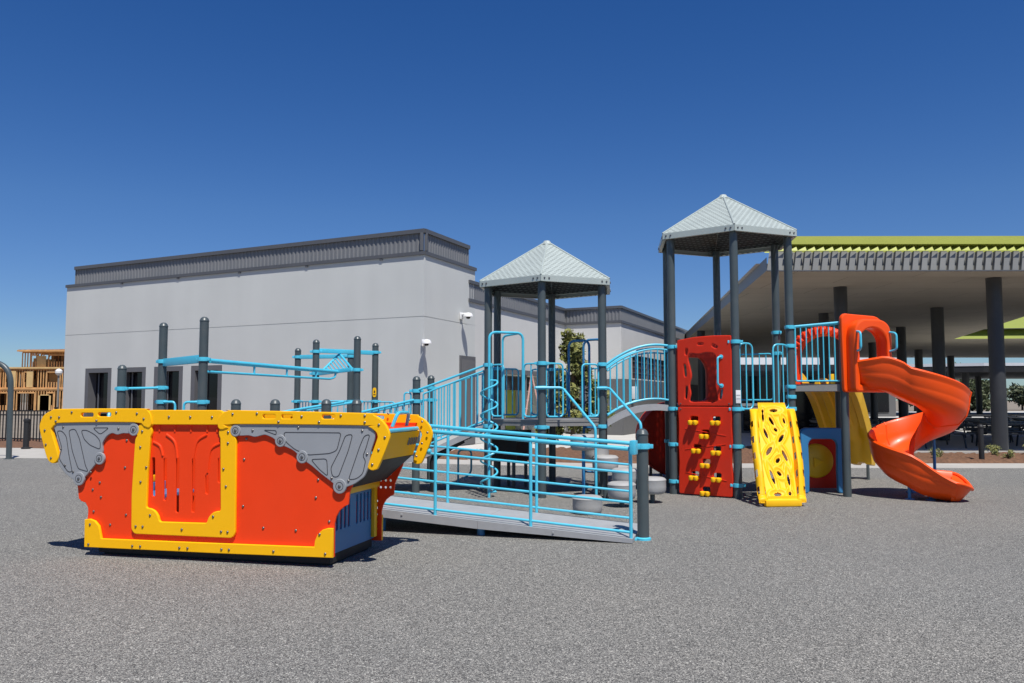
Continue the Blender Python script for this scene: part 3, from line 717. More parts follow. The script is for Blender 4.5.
# ------------------------------------------------------------------ trees and shrubs
def leaf_cloud(m, blobs, n, size, rnd, mats=2):
    for k in range(n):
        bx, by, bz, br = rnd.choices(blobs, [q_[3]**2 for q_ in blobs])[0]
        d = V((rnd.gauss(0, 1), rnd.gauss(0, 1), rnd.gauss(0, .8))).normalized()*(br*rnd.uniform(.35, 1.08))
        c = V((bx, by, bz))+d
        a = V((rnd.gauss(0, 1), rnd.gauss(0, 1), rnd.gauss(0, 1))).normalized(); e = a.orthogonal().normalized()
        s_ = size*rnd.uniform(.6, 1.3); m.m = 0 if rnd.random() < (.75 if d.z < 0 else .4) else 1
        m.face([c-a*s_, c+e*s_*.5, c+a*s_, c-e*s_*.5])
def tree(name, label, cat, loc, blobs, n, size, mats, trunk_r, trunk_h, seed, group=None):
    rnd = random.Random(seed); t = thing(name, label, cat, loc, group); o = V(loc)
    m = MB(); m.tube([o, o+V((.03, 0, trunk_h*.5)), o+V((0, .05, trunk_h))], [trunk_r, trunk_r*.75, trunk_r*.3], 8)
    for bx, by, bz, br in blobs[::2]:
        m.tube([o+V((0, 0, min(bz*.7, trunk_h*.8))), o+V((bx, by, bz))], [trunk_r*.35, trunk_r*.1], 6)
    m.build('trunk', BARK, t)
    m = MB(); leaf_cloud(m, [(o.x+x, o.y+y, o.z+z, r) for x, y, z, r in blobs], n, size, rnd); m.build('crown', mats, t, smooth=0)
    return t
rnd = random.Random(11)
bl = []
for k in range(34):
    z = .5+3.25*k/33; rr = 1.25*(1-(z/4.25))**.6; a = rnd.uniform(0, 2*PI); q_ = rnd.uniform(.35, .95)
    bl.append((rr*q_*math.cos(a), rr*q_*math.sin(a), z, .18+.24*(1-z/4.2)+rnd.uniform(-.06, .10)))
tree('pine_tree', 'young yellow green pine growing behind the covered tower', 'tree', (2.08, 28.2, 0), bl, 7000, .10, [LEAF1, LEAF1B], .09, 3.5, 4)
def far_tree(seed):
    rnd = random.Random(seed)
    bl = [(rnd.uniform(-2.2, 2.2), rnd.uniform(-1.5, 1.5), rnd.uniform(1.2, 4.6), rnd.uniform(.8, 1.6)) for _ in range(16)]
    return tree('broadleaf_tree', 'dusty green tree far beyond the canopy', 'tree', (50, 112, 0), bl, 1500, .36, [LEAF2, LEAF2B], .2, 3.5, seed, 'distant trees beyond the canopy')
prot = [far_tree(s_) for s_ in (21, 22, 23)]
k = 0
for x in range(34, 92, 4):
    src = prot[k % 3]; o = src if k < 3 else copy_tree(src)
    y = 112+random.uniform(-6, 14)
    o.location = (x*1.0+random.uniform(-1, 1), y, -.2); o.rotation_euler.z = random.uniform(0, 6); o.scale = [random.uniform(.8, 1.25)]*3
    o['label'] = 'dusty green tree in the row far beyond the canopy'; k += 1
def shrub(loc, s_, seed, label):
    rnd = random.Random(seed); t = thing('shrub', label, 'shrub', loc); o = V(loc)
    m = MB()
    for _ in range(9): m.tube([o, o+V((rnd.uniform(-.22, .22)*s_, rnd.uniform(-.22, .22)*s_, rnd.uniform(.25, .5)*s_))], .008, 5)
    m.build('stem', BARK, t)
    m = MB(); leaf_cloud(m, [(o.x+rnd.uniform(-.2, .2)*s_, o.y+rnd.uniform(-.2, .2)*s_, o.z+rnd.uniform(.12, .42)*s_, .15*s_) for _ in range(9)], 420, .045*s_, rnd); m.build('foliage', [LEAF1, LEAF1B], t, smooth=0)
shrub((10.6, 20.6, .03), .55, 1, 'small green shrub in the planter just right of the slide exit')
shrub((12.6, 21.6, .03), .6, 2, 'taller wispy shrub in the planter in front of the big column')
shrub((13.9, 21.9, .03), .9, 3, 'bushy shrub in the planter right of the big column')
shrub((12.2, 20.3, .03), .5, 4, 'low green shrub at the planter edge right of the black bollard')
shrub((4.2, 22.6, .05), .7, 5, 'small shrub in the mulch behind the stepping pods')
# ================================================================== playground
# ------------------------------------------------------------------ ship-shaped glider
SA = math.radians(-14.0); SHIP = V((-1.595, 7.43, 0))+V((math.cos(SA), math.sin(SA), 0))*-1.31+V((-math.sin(SA), math.cos(SA), 0))*.56
sh = thing('glider_boat', 'orange red boat shaped glider with yellow rails and grey bow plates', 'play boat', tuple(SHIP), rz=SA)
sh.scale = (.968, 1, 1)
HY = .53; EW = 2*HY-.08
hull = [(-1.72, 1.30), (-1.694, 1.261), (-1.56, .80), (-1.489, .684), (-1.465, .541), (-1.435, .515), (-1.382, .501), (-1.352, .455), (-1.347, .417), (-1.352, .345), (-1.35, .10),
        (1.352, .10), (1.352, .395), (1.37, .46), (1.403, .514), (1.45, .55), (1.488, .568), (1.501, .685), (1.58, .85), (1.707, 1.235), (1.74, 1.30)]
railL = [(-1.731, .885), (-1.775, .880), (-1.829, .923), (-1.883, 1.054), (-1.938, 1.215), (-1.93, 1.28), (-1.895, 1.345), (-1.809, 1.392), (-1.666, 1.413), (-.743, 1.418), (-.665, 1.405), (-.625, 1.36), (-.61, 1.28), (-.64, 1.235), (-.70, 1.25), (-.823, 1.285), (-1.659, 1.275), (-1.74, 1.262), (-1.785, 1.225), (-1.79, 1.19), (-1.705, .985), (-1.70, .92)]
railR = [(.13, 1.25), (.135, 1.33), (.19, 1.385), (.235, 1.398), (.312, 1.405), (1.605, 1.385), (1.748, 1.365), (1.848, 1.301), (1.90, 1.211), (1.892, 1.12), (1.80, .913), (1.77, .885), (1.735, .878), (1.70, .895), (1.70, .935), (1.779, 1.145), (1.785, 1.185), (1.764, 1.222), (1.693, 1.262), (1.607, 1.273), (.316, 1.275), (.24, 1.245), (.17, 1.225)]
frame_o = [(-.675, 1.405), (-.70, 1.20), (-.80, 1.15), (-.822, .60), (-.812, .268), (-.774, .228), (.302, .230), (.339, .269), (.325, 1.16), (.21, 1.22), (.18, 1.405)]
frame_i = [(-.62, 1.265), (-.645, .80), (-.648, .475), (-.60, .474), (-.545, .45), (-.508, .40), (-.496, .352), (.031, .357), (.045, .41), (.09, .455), (.13, .47), (.178, .472), (.15, 1.268)]
base = [(-1.352, .082), (-1.358, .345), (-1.30, .352), (-1.24, .335), (-1.19, .29), (-1.172, .23), (-1.155, .17), (.037, .176), (1.167, .185), (1.172, .24), (1.20, .30), (1.25, .342), (1.30, .356), (1.352, .356), (1.352, .098), (.19, .086)]
gL = [(-1.784, 1.255), (-1.74, 1.30), (-.839, 1.31), (-.79, 1.26), (-.80, 1.20), (-.886, 1.176), (-.955, 1.181), (-1.015, 1.16), (-1.075, 1.185), (-1.143, 1.15), (-1.192, 1.078), (-1.177, .992), (-1.23, .91), (-1.303, .832), (-1.369, .759), (-1.445, .70), (-1.526, .726), (-1.618, .782), (-1.692, .853), (-1.713, .91), (-1.682, 1.013), (-1.743, 1.158)]
gR = [(.29, 1.29), (.34, 1.31), (1.68, 1.29), (1.74, 1.235), (1.759, 1.196), (1.751, 1.144), (1.71, 1.027), (1.703, .923), (1.656, .819), (1.557, .752), (1.477, .724), (1.41, .69), (1.34, .759), (1.222, .835), (1.118, .911), (1.03, .96), (.936, 1.041), (.86, 1.071), (.79, 1.09), (.722, 1.15), (.629, 1.184), (.522, 1.156), (.459, 1.174), (.382, 1.168), (.31, 1.17)]
lobL = [(-.82, 1.216, .06), (-1.21, .934, .06), (-1.445, .734, .066)]; lobR = [(.318, 1.216, .055), (.798, 1.127, .056), (1.027, .984, .058), (1.413, .73, .066)]
engL = [[(-1.734, 1.196), (-1.673, 1.196), (-1.617, 1.145), (-1.58, .971), (-1.53, .798), (-1.583, .797), (-1.696, .925), (-1.665, 1.028)], [(-1.591, 1.203), (-1.514, 1.218), (-1.456, 1.118), (-1.374, .859), (-1.336, .803), (-1.46, .829), (-1.539, 1.001)], [(-1.442, 1.205), (-1.372, 1.205), (-1.27, 1.16), (-1.21, 1.106), (-1.206, 1.02), (-1.33, 1.061), (-1.403, 1.118)], [(-1.303, 1.229), (-1.111, 1.231), (-1.213, 1.164)]]
engR = [[(.827, 1.205), (1.42, 1.206), (1.379, 1.048), (1.307, 1.02), (1.086, 1.003), (.95, 1.05), (.85, 1.12)], [(.613, 1.224), (.751, 1.22), (.751, 1.18)], [(1.116, .964), (1.278, .972), (1.29, .815), (1.20, .88)], [(1.464, 1.185), (1.536, 1.194), (1.495, 1.05), (1.398, .813), (1.34, .811), (1.318, .889), (1.408, 1.048)], [(1.708, 1.196), (1.651, 1.182), (1.609, 1.09), (1.499, .789), (1.58, .80), (1.641, .845), (1.668, .962), (1.639, 1.0), (1.667, 1.065)]]
win = []
for x0, z1, x1, z0 in ((-.608, .954, -.594, .582), (-.475, .948, -.462, .545), (-.333, .951, -.322, .439), (-.155, .954, -.142, .446), (-.004, .80, .006, .62), (.131, .959, .137, .727)):
    w = .019; win.append(r2([(x1-w, z0), (x1+w, z0), (x0+w, z1), (x0-w, z1)], .018, 3))
slotL = [r2([(-1.442, 1.335), (-1.291, 1.336), (-1.291, 1.375), (-1.442, 1.374)], .018, 4), r2([(-1.238, 1.34), (-1.082, 1.34), (-1.082, 1.378), (-1.238, 1.378)], .018, 4)]
slotR = [r2([(a, 1.33), (c, 1.33), (c, 1.368), (a, 1.368)], .018, 4) for a, c in ((.61, .748), (.808, .925), (1.228, 1.36))]
def bolt(m, x, z, y, r=.0125):
    m.m = 1; m.lathe([(r, 0), (r*.95, .004), (r*.6, .008), (0, .009)], (x, y, z), 8, axis=(0, -1, 0)); m.m = 0
def ribbon(m, pts, y, w=.0075):
    pts = pts+[pts[0]]
    for a, c in zip(pts, pts[1:]):
        d = V((c[0]-a[0], 0, c[1]-a[1]))
        if d.length < 1e-5: continue
        n_ = V((-d.z, 0, d.x)).normalized()*(w/2); A = V((a[0], y, a[1]))-d.normalized()*w*.3; C = V((c[0], y, c[1]))+d.normalized()*w*.3
        m.face([A-n_, C-n_, C+n_, A+n_])
def side(sg, full):
    """one long side of the boat; sg=-1 is the near side"""
    y0 = sg*HY
    T = lambda o: Matrix.Translation((0, y0+sg*o, 0 if full else -.03))
    holes = list(win)
    if not full:
        holes = [circ(1.23+.055*i, .64+.07*j, .015, 8) for i in range(5) for j in range(7)]+[circ(1.30+.05*i, .22+.07*j, .013, 8) for i in range(1) for j in range(5)]
    m = MB(); m.plate(hull, holes, .022, .003, T(0))
    if full:
        for a, b_, c in (((-.613, 1.10), (-.535, 1.06), (-.50, .97)), ((-.466, 1.172), (-.37, 1.10), (-.336, .95)), ((-.01, 1.177), (-.115, 1.11), (-.157, .95)), ((.136, 1.096), (.035, 1.03), (.004, .82))):
            m.tube(catmull([(a[0], y0-.011, a[1]), (b_[0], y0-.011, b_[1]), (c[0], y0-.011, c[1])], 6), .012, 6)
        for x in (-.545, -.37, -.19, -.01, .10): m.tube([(x, y0-.010, 1.28), (x, y0-.010, 1.20)], .011, 6)
        for x, z in ((-1.2, .56), (-1.08, .30), (-.93, .85), (-.92, 1.11), (-.9, .40), (-1.22, .70), (-1.3, .63), (-1.28, .42), (.40, .95), (.40, .52), (.42, 1.14), (.62, .33), (.96, .32), (1.30, .41), (1.16, .62), (1.18, .78)): bolt(m, x, z, y0-.012)
    m.build('hull_panel', [RED, STEEL], sh, local=True)
    for (pl, sl, bl) in ((railL, slotL, ((-1.78, .93), (-1.85, 1.06), (-1.87, 1.20), (-1.80, 1.33), (-1.70, 1.33), (-1.55, 1.38), (-1.02, 1.38), (-1.25, 1.30), (-.78, 1.37), (-.70, 1.32), (-1.74, 1.29))),
                         (railR, slotR, ((.29, 1.37), (.55, 1.375), (.78, 1.30), (1.02, 1.35), (1.20, 1.30), (1.42, 1.36), (1.66, 1.30), (1.66, 1.36), (1.80, 1.28), (1.86, 1.17), (1.80, 1.06), (1.74, .93)))):
        m = MB(); m.plate(c2(pl, 3), sl, .04, .006, T(.0315))
        for x, z in bl: bolt(m, x, z, y0+sg*.0515 if sg < 0 else y0-.0115)
        m.build('top_rail', [YEL, STEEL], sh, local=True)
    m = MB(); m.plate(r2(frame_o, .05), [r2(frame_i, .025)], .03, .006, T(.030 if not full else .027))
    for x in (-.70, .225): m.plate(circ(x, 1.195, .088, 28), (), .03, .006, T(.0265))
    # the frame sits under the two rails, 2 mm behind their faces
    if full:
        for x, z in ((-.735, 1.05), (-.66, .86), (-.72, .72), (-.60, .41), (-.76, .30), (-.68, .30), (-.24, .29), (.19, .285), (.26, .285), (.10, .42), (.23, .70), (.20, .86), (.24, 1.10), (-.42, 1.34), (-.18, 1.34), (.06, 1.34), (-.72, 1.20), (.24, 1.20)): bolt(m, x, z, y0-.043)
    m.build('window_frame', [YEL, STEEL], sh, local=True)
    m = MB(); m.plate(base, (), .03, .005, T(.028))
    if full:
        for x, z in ((-1.29, .30), (-1.30, .11), (-.79, .115), (-.70, .115), (-.26, .12), (-.17, .12), (.20, .125), (.28, .125), (.75, .13), (1.22, .30), (1.28, .13)): bolt(m, x, z, y0-.044)
    m.build('base_trim', [YEL, STEEL], sh, local=True)
    if full:
        for out, lob, eng, bl in ((gL, lobL, engL, ((-1.66, 1.235), (-1.0, 1.225), (-1.31, .80), (-1.62, .86), (-1.68, 1.02), (-1.52, .80))), (gR, lobR, engR, ((.50, 1.22), (.98, 1.25), (1.63, 1.225), (1.50, .78), (1.33, .80), (1.68, 1.02)))):
            m = MB(); m.plate(r2(out, .03, 3), (), .026, .005, T(.024))
            for x, z, r in lob: m.plate(circ(x, z, r, 28), (), .026, .005, T(.0325))
            for x, z, r in lob: bolt(m, x, z, y0-.0455, .016)
            for x, z in bl: bolt(m, x, z, y0-.037)
            m.m = 2
            for e in eng: ribbon(m, r2(e, .03, 4), y0-.0385)
            for x, z, r in lob: ribbon(m, circ(x, z, r*.55, 20), y0-.0462, .006)
            m.m = 0
            m.build('bow_plate', [GREYP, STEEL, GROOVE], sh, local=True)
side(-1, True); side(1, False)
m = MB(); m.box((0, 0, .20), (2.48, EW, .05)); m.build('floor', RAMPG, sh, local=True)
m = MB(); m.box((0, 0, .085), (2.55, EW-.06, .13)); m.box((0, 0, .012), (2.5, EW-.15, .024)); m.build('underframe', BLACK, sh, local=True)
for e in (-1, 1):
    m = MB(); M_ = Matrix.Translation((e*1.27, 0, 0)) @ Matrix.Rotation(PI/2, 4, 'Z')
    sl = [r2([(y-.022, .30), (y+.022, .30), (y+.022, .585), (y-.022, .585)], .02, 3) for y in (-.43, -.345, -.26, -.175, -.09, .09, .175, .26, .345, .43)]
    m.plate([(-HY+.03, .10), (HY-.03, .10), (HY-.03, .62), (-HY+.03, .62)], sl, .02, .003, M_); m.build('end_panel', NAVY, sh, local=True)
    m = MB(); m.box((e*1.32, 0, .655), (.05, EW, .07), bev=.008)
    m.box((e*1.30, EW/2-.035, .37), (.04, .07, .50), bev=.006); m.build('end_frame', AMBER, sh, local=True)
    m = MB(); m.beam((e*1.40, 0, .70), (e*1.70, 0, .955), EW, .025, wd=(0, 1, 0)); m.build('seat_underside', BLACK, sh, local=True)
    m = MB(); m.beam((e*1.70, 0, .955), (e*1.775, 0, 1.195), EW, .03, wd=(0, 1, 0)); m.build('end_board', YEL, sh, local=True)
    m = MB()
    for k in range(4): m.beam((e*1.755, .24+k*.065, 1.06), (e*1.775, .24+k*.065, 1.13), .012, .022, wd=(0, 1, 0))
    m.build('vent_slots', GROOVE, sh, local=True)
    m = MB(); m.beam((e*1.20, 0, 1.225), (e*1.765, 0, 1.225), EW, .03, .006); m.build('end_table', RED, sh, local=True)
    m = MB(); m.box((e*1.05, 0, .52), (.34, EW, .04), bev=.01); m.build('bench_seat', NAVY, sh, local=True)
    m = MB()
    m.tube(fillet([(e*1.66, .06, 1.24), (e*1.70, .10, 1.375), (e*1.70, .40, 1.375), (e*1.66, .44, 1.24)], .05, 5), .018, 10)
    m.tube([(e*1.775, -.44, 1.215), (e*1.775, .44, 1.215)], .020, 10); m.build('grab_handle', BLUE, sh, local=True)
m = MB()
for z in (1.12, .98): m.lathe([(.028, 0), (.028, .03), (.015, .045), (0, .045)], (1.84, HY+.05, z), 12, axis=(1, -.3, 0))
m.build('bumper_bolt', BLUE, sh, local=True)

# ------------------------------------------------------------------ access ramp
R0 = V((1.26, 8.70, 0)); RD = V((-.964, .266, 0)); RWd = V((.266, .964, 0))*1.06
rp = thing('access_ramp', 'grey sloping access ramp with blue pipe rails leading up to the boat', 'ramp', tuple(R0))
dz = lambda s_: .05+.073*min(s_, 3.5)
m = MB()
for s0, s1 in ((0, 1.70), (1.703, 3.5), (3.503, 5.6)):
    a, c = R0+RD*s0, R0+RD*s1
    for (A, B_, z0, z1) in ((a, c, dz(s0), dz(s1)),):
        vs = [A+V((0, 0, z0)), B_+V((0, 0, z1)), B_+RWd+V((0, 0, z1)), A+RWd+V((0, 0, z0))]
        lo = [v-V((0, 0, .09 if v.z > .1 else v.z*.9)) for v in vs]
        m.face(vs); m.face(lo[::-1])
        for i in range(4): m.face([vs[i], lo[i], lo[(i+1) % 4], vs[(i+1) % 4]])
    m.box(a.lerp(c, .5)+RWd*.0+V((0, 0, dz((s0+s1)/2)-.03)), (.02, .02, .02))
m.build('ramp_deck', RAMPG, rp, smooth=0)
m = MB()
for s_ in (1.7, 2.9, 4.4): m.lathe([(.045, 0), (.045, dz(s_)-.085)], R0+RD*s_+RWd*.12, 14)
m.build('support_leg', NAVY, rp)
def ramp_rail(off, ss, s_end):
    m = MB(); o = R0+off
    for s_ in ss:
        p = o+RD*s_; m.tube([p+V((0, 0, dz(s_)-.07)), p+V((0, 0, dz(s_)+.92))], .0185, 10)
    a, c = ss[0], ss[-1]
    pr = lambda s_, h: o+RD*s_+V((0, 0, dz(s_)+h))
    for h, r in ((.93, .023), (.68, .0135), (.37, .0135), (.06, .0145)): m.tube([pr(a, h), pr(min(c, 3.5), h), pr(c, h)], r, 10)
    return m
ins = RWd.normalized()
m = ramp_rail(ins*.04, (.02, 1.107, 2.214, 3.32), 3.5)
pr = lambda s_, h, o: R0+o+RD*s_+V((0, 0, dz(s_)+h))
m.build('railing', BLUE, rp)
m = ramp_rail(RWd-ins*.04, (.14, 1.28, 2.42, 3.5, 4.55, 5.55), 5.6); m.build('railing', BLUE, rp)
pp = add_post(rp, 1.415, 8.96, 1.18, (1.0,), math.radians(165))
m = MB(); m.lathe([(.085, 0), (.085, .02), (.066, .03)], (1.415, 8.96, 0), 18); m.box((1.27, 8.93, .012), (.12, .10, .02), .2); m.build('foot_collar', BLUE, rp)
m = MB(); m.box((1.285, 8.72, 1.0), (.10, .06, .15), math.radians(60), .012); m.box((1.33, 8.83, 1.0), (.05, .12, .06), math.radians(-30), .008); m.build('rail_bracket', BLUE, rp)

# boarding platform with four capped posts behind the boat
bp_ = thing('boarding_platform', 'low platform behind the boat whose four capped posts show above the yellow rail', 'platform', (-3.0, 10.3, 0))
m = MB(); q0 = R0+RD*3.55+RWd*1.04
m.prism([(p.x, p.y) for p in (q0, q0+RD*2.3, q0+RD*2.3+RWd*.8, q0+RWd*.8)], .2, .3); m.build('deck', RAMPG, bp_, smooth=0)
for px in (234, 273.4, 325, 355.6):
    Y = 10.75-.26*((px-325)/820*10.5)*1.0
    X = (px-512)/820*Y*.99
    add_post(bp_, X, Y, 1.50, (), 0)

# ------------------------------------------------------------------ roofed towers
OFF = dict(A=(0, 0), B=(.855, -.64), C=(1.84, -.23), D=(1.97, .83), E=(1.115, 1.47), F=(.13, 1.06))
def tower(name, label, base, deck_z, apex, eave, clampz):
    P_ = {k: (base[0]+x, base[1]+y) for k, (x, y) in OFF.items()}
    cx = sum(p[0] for p in P_.values())/6; cy = sum(p[1] for p in P_.values())/6
    t = thing(name, label, 'play tower', (cx, cy, 0))
    for k in 'ABCDEF':
        ang = math.atan2(P_[k][1]-cy, P_[k][0]-cx)+PI/2
        add_post(t, *P_[k], eave-.02, clampz.get(k, ()), ang, cap=False)
    # deck
    m = MB(); pts = [P_[k] for k in 'ABCDEF']
    ins_ = [(cx+(x-cx)*.985, cy+(y-cy)*.985) for x, y in pts]
    m.prism(ins_, deck_z-.035, deck_z); m.prism([(cx+(x-cx)*.975, cy+(y-cy)*.975) for x, y in pts], deck_z-.10, deck_z-.036)
    m.build('deck', DECKG, t, smooth=0)
    # roof
    R_ = [V((cx+(x-cx)*1.14, cy+(y-cy)*1.14, eave)) for x, y in pts]; ap = V((cx, cy, apex))
    m = MB(); uvl = m.bm.loops.layers.uv.new('UVMap')
    for i in range(6):
        a, c = R_[i], R_[(i+1) % 6]; f_ = m.face([a, c, ap]); w = (c-a).length; mid = (a+c)/2; hgt = (ap-mid).length
        for lp, uvc in zip(f_.loops, ((-w/2, 0), (w/2, 0), (0, hgt))): lp[uvl].uv = uvc
    rf = m.build('roof', PERF, t, smooth=0)
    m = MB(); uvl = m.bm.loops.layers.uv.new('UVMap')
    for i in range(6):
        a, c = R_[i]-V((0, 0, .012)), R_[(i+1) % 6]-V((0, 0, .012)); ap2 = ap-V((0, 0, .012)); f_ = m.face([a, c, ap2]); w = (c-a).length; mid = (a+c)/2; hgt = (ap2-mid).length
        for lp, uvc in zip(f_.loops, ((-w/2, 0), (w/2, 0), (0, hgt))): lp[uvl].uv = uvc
    m.build('roof_shade_layer', PERFD, rf, smooth=0)  # added dark layer; the underside's shade is put into its colour
    m = MB()
    for i in range(6):
        a, c = R_[i], R_[(i+1) % 6]; d = (c-a).normalized(); n_ = V((d.y, -d.x, 0))
        m.face([a+n_*.004-V((0, 0, .095)), c+n_*.004-V((0, 0, .095)), c+n_*.004, a+n_*.004]); m.face([a-V((0, 0, .095)), c-V((0, 0, .095)), c-n_*.05-V((0, 0, .095)), a-n_*.05-V((0, 0, .095))])
        m.tube([a+V((0, 0, .004)), ap+V((0, 0, .004))], .016, 6)
    m.lathe([(.09, -.05), (.05, .012), (0, .02)], ap, 12)
    m.build('eave_trim', ROOFM, rf, smooth=0)
    m = MB()
    for i in range(6):
        a = R_[i]; d = (R_[(i+1) % 6]-a).normalized(); n_ = V((d.y, -d.x, 0)); e = (R_[(i-1) % 6]-a).normalized(); n2 = V((-e.y, e.x, 0))
        for s_ in (.06, .14): m.lathe([(.016, 0), (.013, .01), (0, .012)], a+d*s_+n_*.004-V((0, 0, .045)), 8, axis=n_); m.lathe([(.016, 0), (.013, .01), (0, .012)], a+e*s_+n2*.004-V((0, 0, .045)), 8, axis=n2)
    m.build('roof_bolts', STEEL, rf)
    return t, P_, (cx, cy)
T1, P1, K1_ = tower('play_tower', 'shorter hexagonal tower with pale pyramid roof in the middle of the playground', (-.39, 13.4), 1.19, 4.19, 3.44,
    dict(A=(2.07, 1.08), B=(2.07, 1.69, 1.08), C=(2.07, 1.69, 1.08), D=(2.05, 1.08), E=(2.05, 1.08), F=(2.05, 1.08)))
T2, P2, K2_ = tower('play_tower', 'taller hexagonal tower with pale pyramid roof behind the red climbing wall', (2.60, 13.30), 1.44, 4.96, 4.21,
    dict(A=(2.36, 1.36, .79, .20), B=(2.40, 1.36, .79, .20), C=(2.66, 2.36, 1.71, 1.55, 1.36), D=(2.66, 2.3, 1.36), E=(2.36, 1.36), F=(2.36, 1.36, .79)))
def rail_on(t, P_, a, c, s0, s1, z0, z1, nb, **k):
    p, q_ = V((*P_[a], 0)), V((*P_[c], 0)); loop_panel(p.lerp(q_, s0), p.lerp(q_, s1), z0, z1, nb, **k).build('guard_rail', BLUE, t)
# tower one
rail_on(T1, P1, 'A', 'B', .68, .93, 1.24, 2.07, 1)
rail_on(T1, P1, 'B', 'C', .07, .34, 1.24, 2.07, 1)
rail_on(T1, P1, 'B', 'C', .66, .93, 1.24, 2.07, 1)
rail_on(T1, P1, 'A', 'B', .07, .30, 1.24, 2.07, 1)
rail_on(T1, P1, 'F', 'E', .06, .38, 1.24, 2.05, 2)
rail_on(T1, P1, 'E', 'F', .06, .38, 1.24, 2.05, 2)
rail_on(T1, P1, 'E', 'D', .06, .30, 1.24, 2.05, 2); rail_on(T1, P1, 'E', 'D', .76, .94, 1.24, 2.05, 1)
# handhold arches over the spiral climber opening
a, c = V((*P1['A'], 0)), V((*P1['B'], 0)); eo = V((-.60, -.80, 0))
pole = V((-.355, 12.78, 0))
m = MB()
q1 = a.lerp(c, .28); q2 = a.lerp(c, .66)
m.tube(fillet([q2+V((0, 0, 1.2)), q2+V((0, 0, 2.56)), pole+V((0, 0, 2.56)), pole], .12, 7), .021, 10)
m.tube(fillet([q1+V((0, 0, 1.2)), q1+V((0, 0, 2.53)), q2.lerp(q1, .2)+V((0, 0, 2.56))], .09, 6), .018, 10); 
sc_ = thing('spiral_climber', 'blue spiral pole climber hanging on the left front of the middle tower', 'climber', tuple(pole))
m.build('pole', BLUE, sc_)
m = MB(); hx = []
for i in range(0, 5*20+1):
    t_ = i/20; hx.append(pole+V((.13*math.cos(2*PI*t_+.6), .13*math.sin(2*PI*t_+.6), .08+t_*.345)))
m.tube([pole+V((0, 0, .08))]+hx+[pole+V((0, 0, hx[-1].z))], .0155, 8); m.build('spiral_step', BLUE, sc_)
# rear arches
a, c = V((*P1['E'], 0)), V((*P1['D'], 0))
m = MB(); q1 = a.lerp(c, .34); q2 = a.lerp(c, .74); o = V((.3, .42, 0))
m.tube(fillet([q1+V((0, 0, 1.2)), q1+V((0, 0, 2.55)), q2+V((0, 0, 2.55)), q2+V((0, 0, 1.2))], .13, 7), .022, 10); 
m.tube(fillet([q1+o+V((0, 0, 0)), q1+o+V((0, 0, 2.6)), q2+o+V((0, 0, 2.6)), q2+o], .15, 7), .022, 10)
for k in range(6): m.tube([q1+o+V((0, 0, .2+k*.2)), q2+o+V((0, 0, .2+k*.2))], .018, 8)
m.build('rear_ladder_arch', NAVY, T1)
# under tower one: dark seat counter
m = MB(); 
m.prism([(-.36, 14.05), (.08, 13.9), (.34, 14.45), (-.10, 14.62)], .46, .98); m.build('counter_panel', BLACK, T1, smooth=0)
m = MB()
for x, y in ((-.28, 14.12), (.03, 14.0), (.24, 14.4), (-.06, 14.52)): m.tube([(x, y, 0), (x, y, .47)], .03, 8)
m.build('counter_leg', SLATE, T1)

# tower two rails
rail_on(T2, P2, 'B', 'C', .07, .30, 1.36, 2.38, 1, rad=.10)
rail_on(T2, P2, 'B', 'C', .68, .95, 1.36, 2.38, 2, rad=.10)
rail_on(T2, P2, 'D', 'E', .07, .95, 1.50, 2.30, 7)
rail_on(T2, P2, 'A', 'F', .75, .93, 1.5, 2.3, 1)
m = MB(); m.box((P2['B'][0]+.012, P2['B'][1]-.066, 1.55), (.075, .012, .20), bev=.003); lb = m.build('notice_plate', WHITEM, T2)
m = MB(); m.box((P2['B'][0]+.012, P2['B'][1]-.074, 1.575), (.06, .003, .006)); m.box((P2['B'][0]+.012, P2['B'][1]-.074, 1.52), (.06, .003, .006)); m.build('plate_line', GREYP, lb)

# ------------------------------------------------------------------ arch bridge
br = thing('arch_bridge', 'grey arched bridge with blue barred railings joining the two towers', 'bridge', ((P1['C'][0]+P2['A'][0])/2, 13.7, 0))
def arc(p, q_, z0, z1, bulge, n=16): return [V(p).lerp(V(q_), i/n)+V((0, 0, z0+(z1-z0)*i/n+bulge*4*(i/n)*(1-i/n))) for i in range(n+1)]
f0, f1 = V((P1['C'][0]+.07, P1['C'][1]-.0, 0)), V((P2['A'][0]-.07, P2['A'][1]+.0, 0))
g0, g1 = V((P1['D'][0]+.07, P1['D'][1], 0)), V((P2['F'][0]-.07, P2['F'][1], 0))
m = MB(); A = arc(f0, f1, 1.17, 1.42, .10); B_ = arc(g0, g1, 1.17, 1.42, .10); h_ = V((0, 0, .10))
for i in range(16):
    m.face([A[i], A[i+1], B_[i+1], B_[i]]); m.face([A[i]-h_, A[i+1]-h_, B_[i+1]-h_, B_[i]-h_]); m.face([A[i], A[i+1], A[i+1]-h_, A[i]-h_]); m.face([B_[i], B_[i+1], B_[i+1]-h_, B_[i]-h_])
m.build('bridge_deck', RAMPG, br, smooth=30)
for (p, q_) in ((f0, f1), (g0, g1)):
    m = MB(); top = arc(p, q_, 2.07, 2.38, .12); bot = arc(p, q_, 1.25, 1.50, .11); mid = arc(p, q_, 2.0, 2.31, .12)
    m.tube(top, .020, 10); m.tube(bot, .016, 10); m.tube(mid, .014, 8)
    for i in range(9):
        t_ = (i+.5)/9; k = t_*16; j = int(k); ff = k-j
        m.tube([bot[j].lerp(bot[j+1], ff), mid[j].lerp(mid[j+1], ff)], .0115, 8)
    m.build('bridge_railing', BLUE, br)

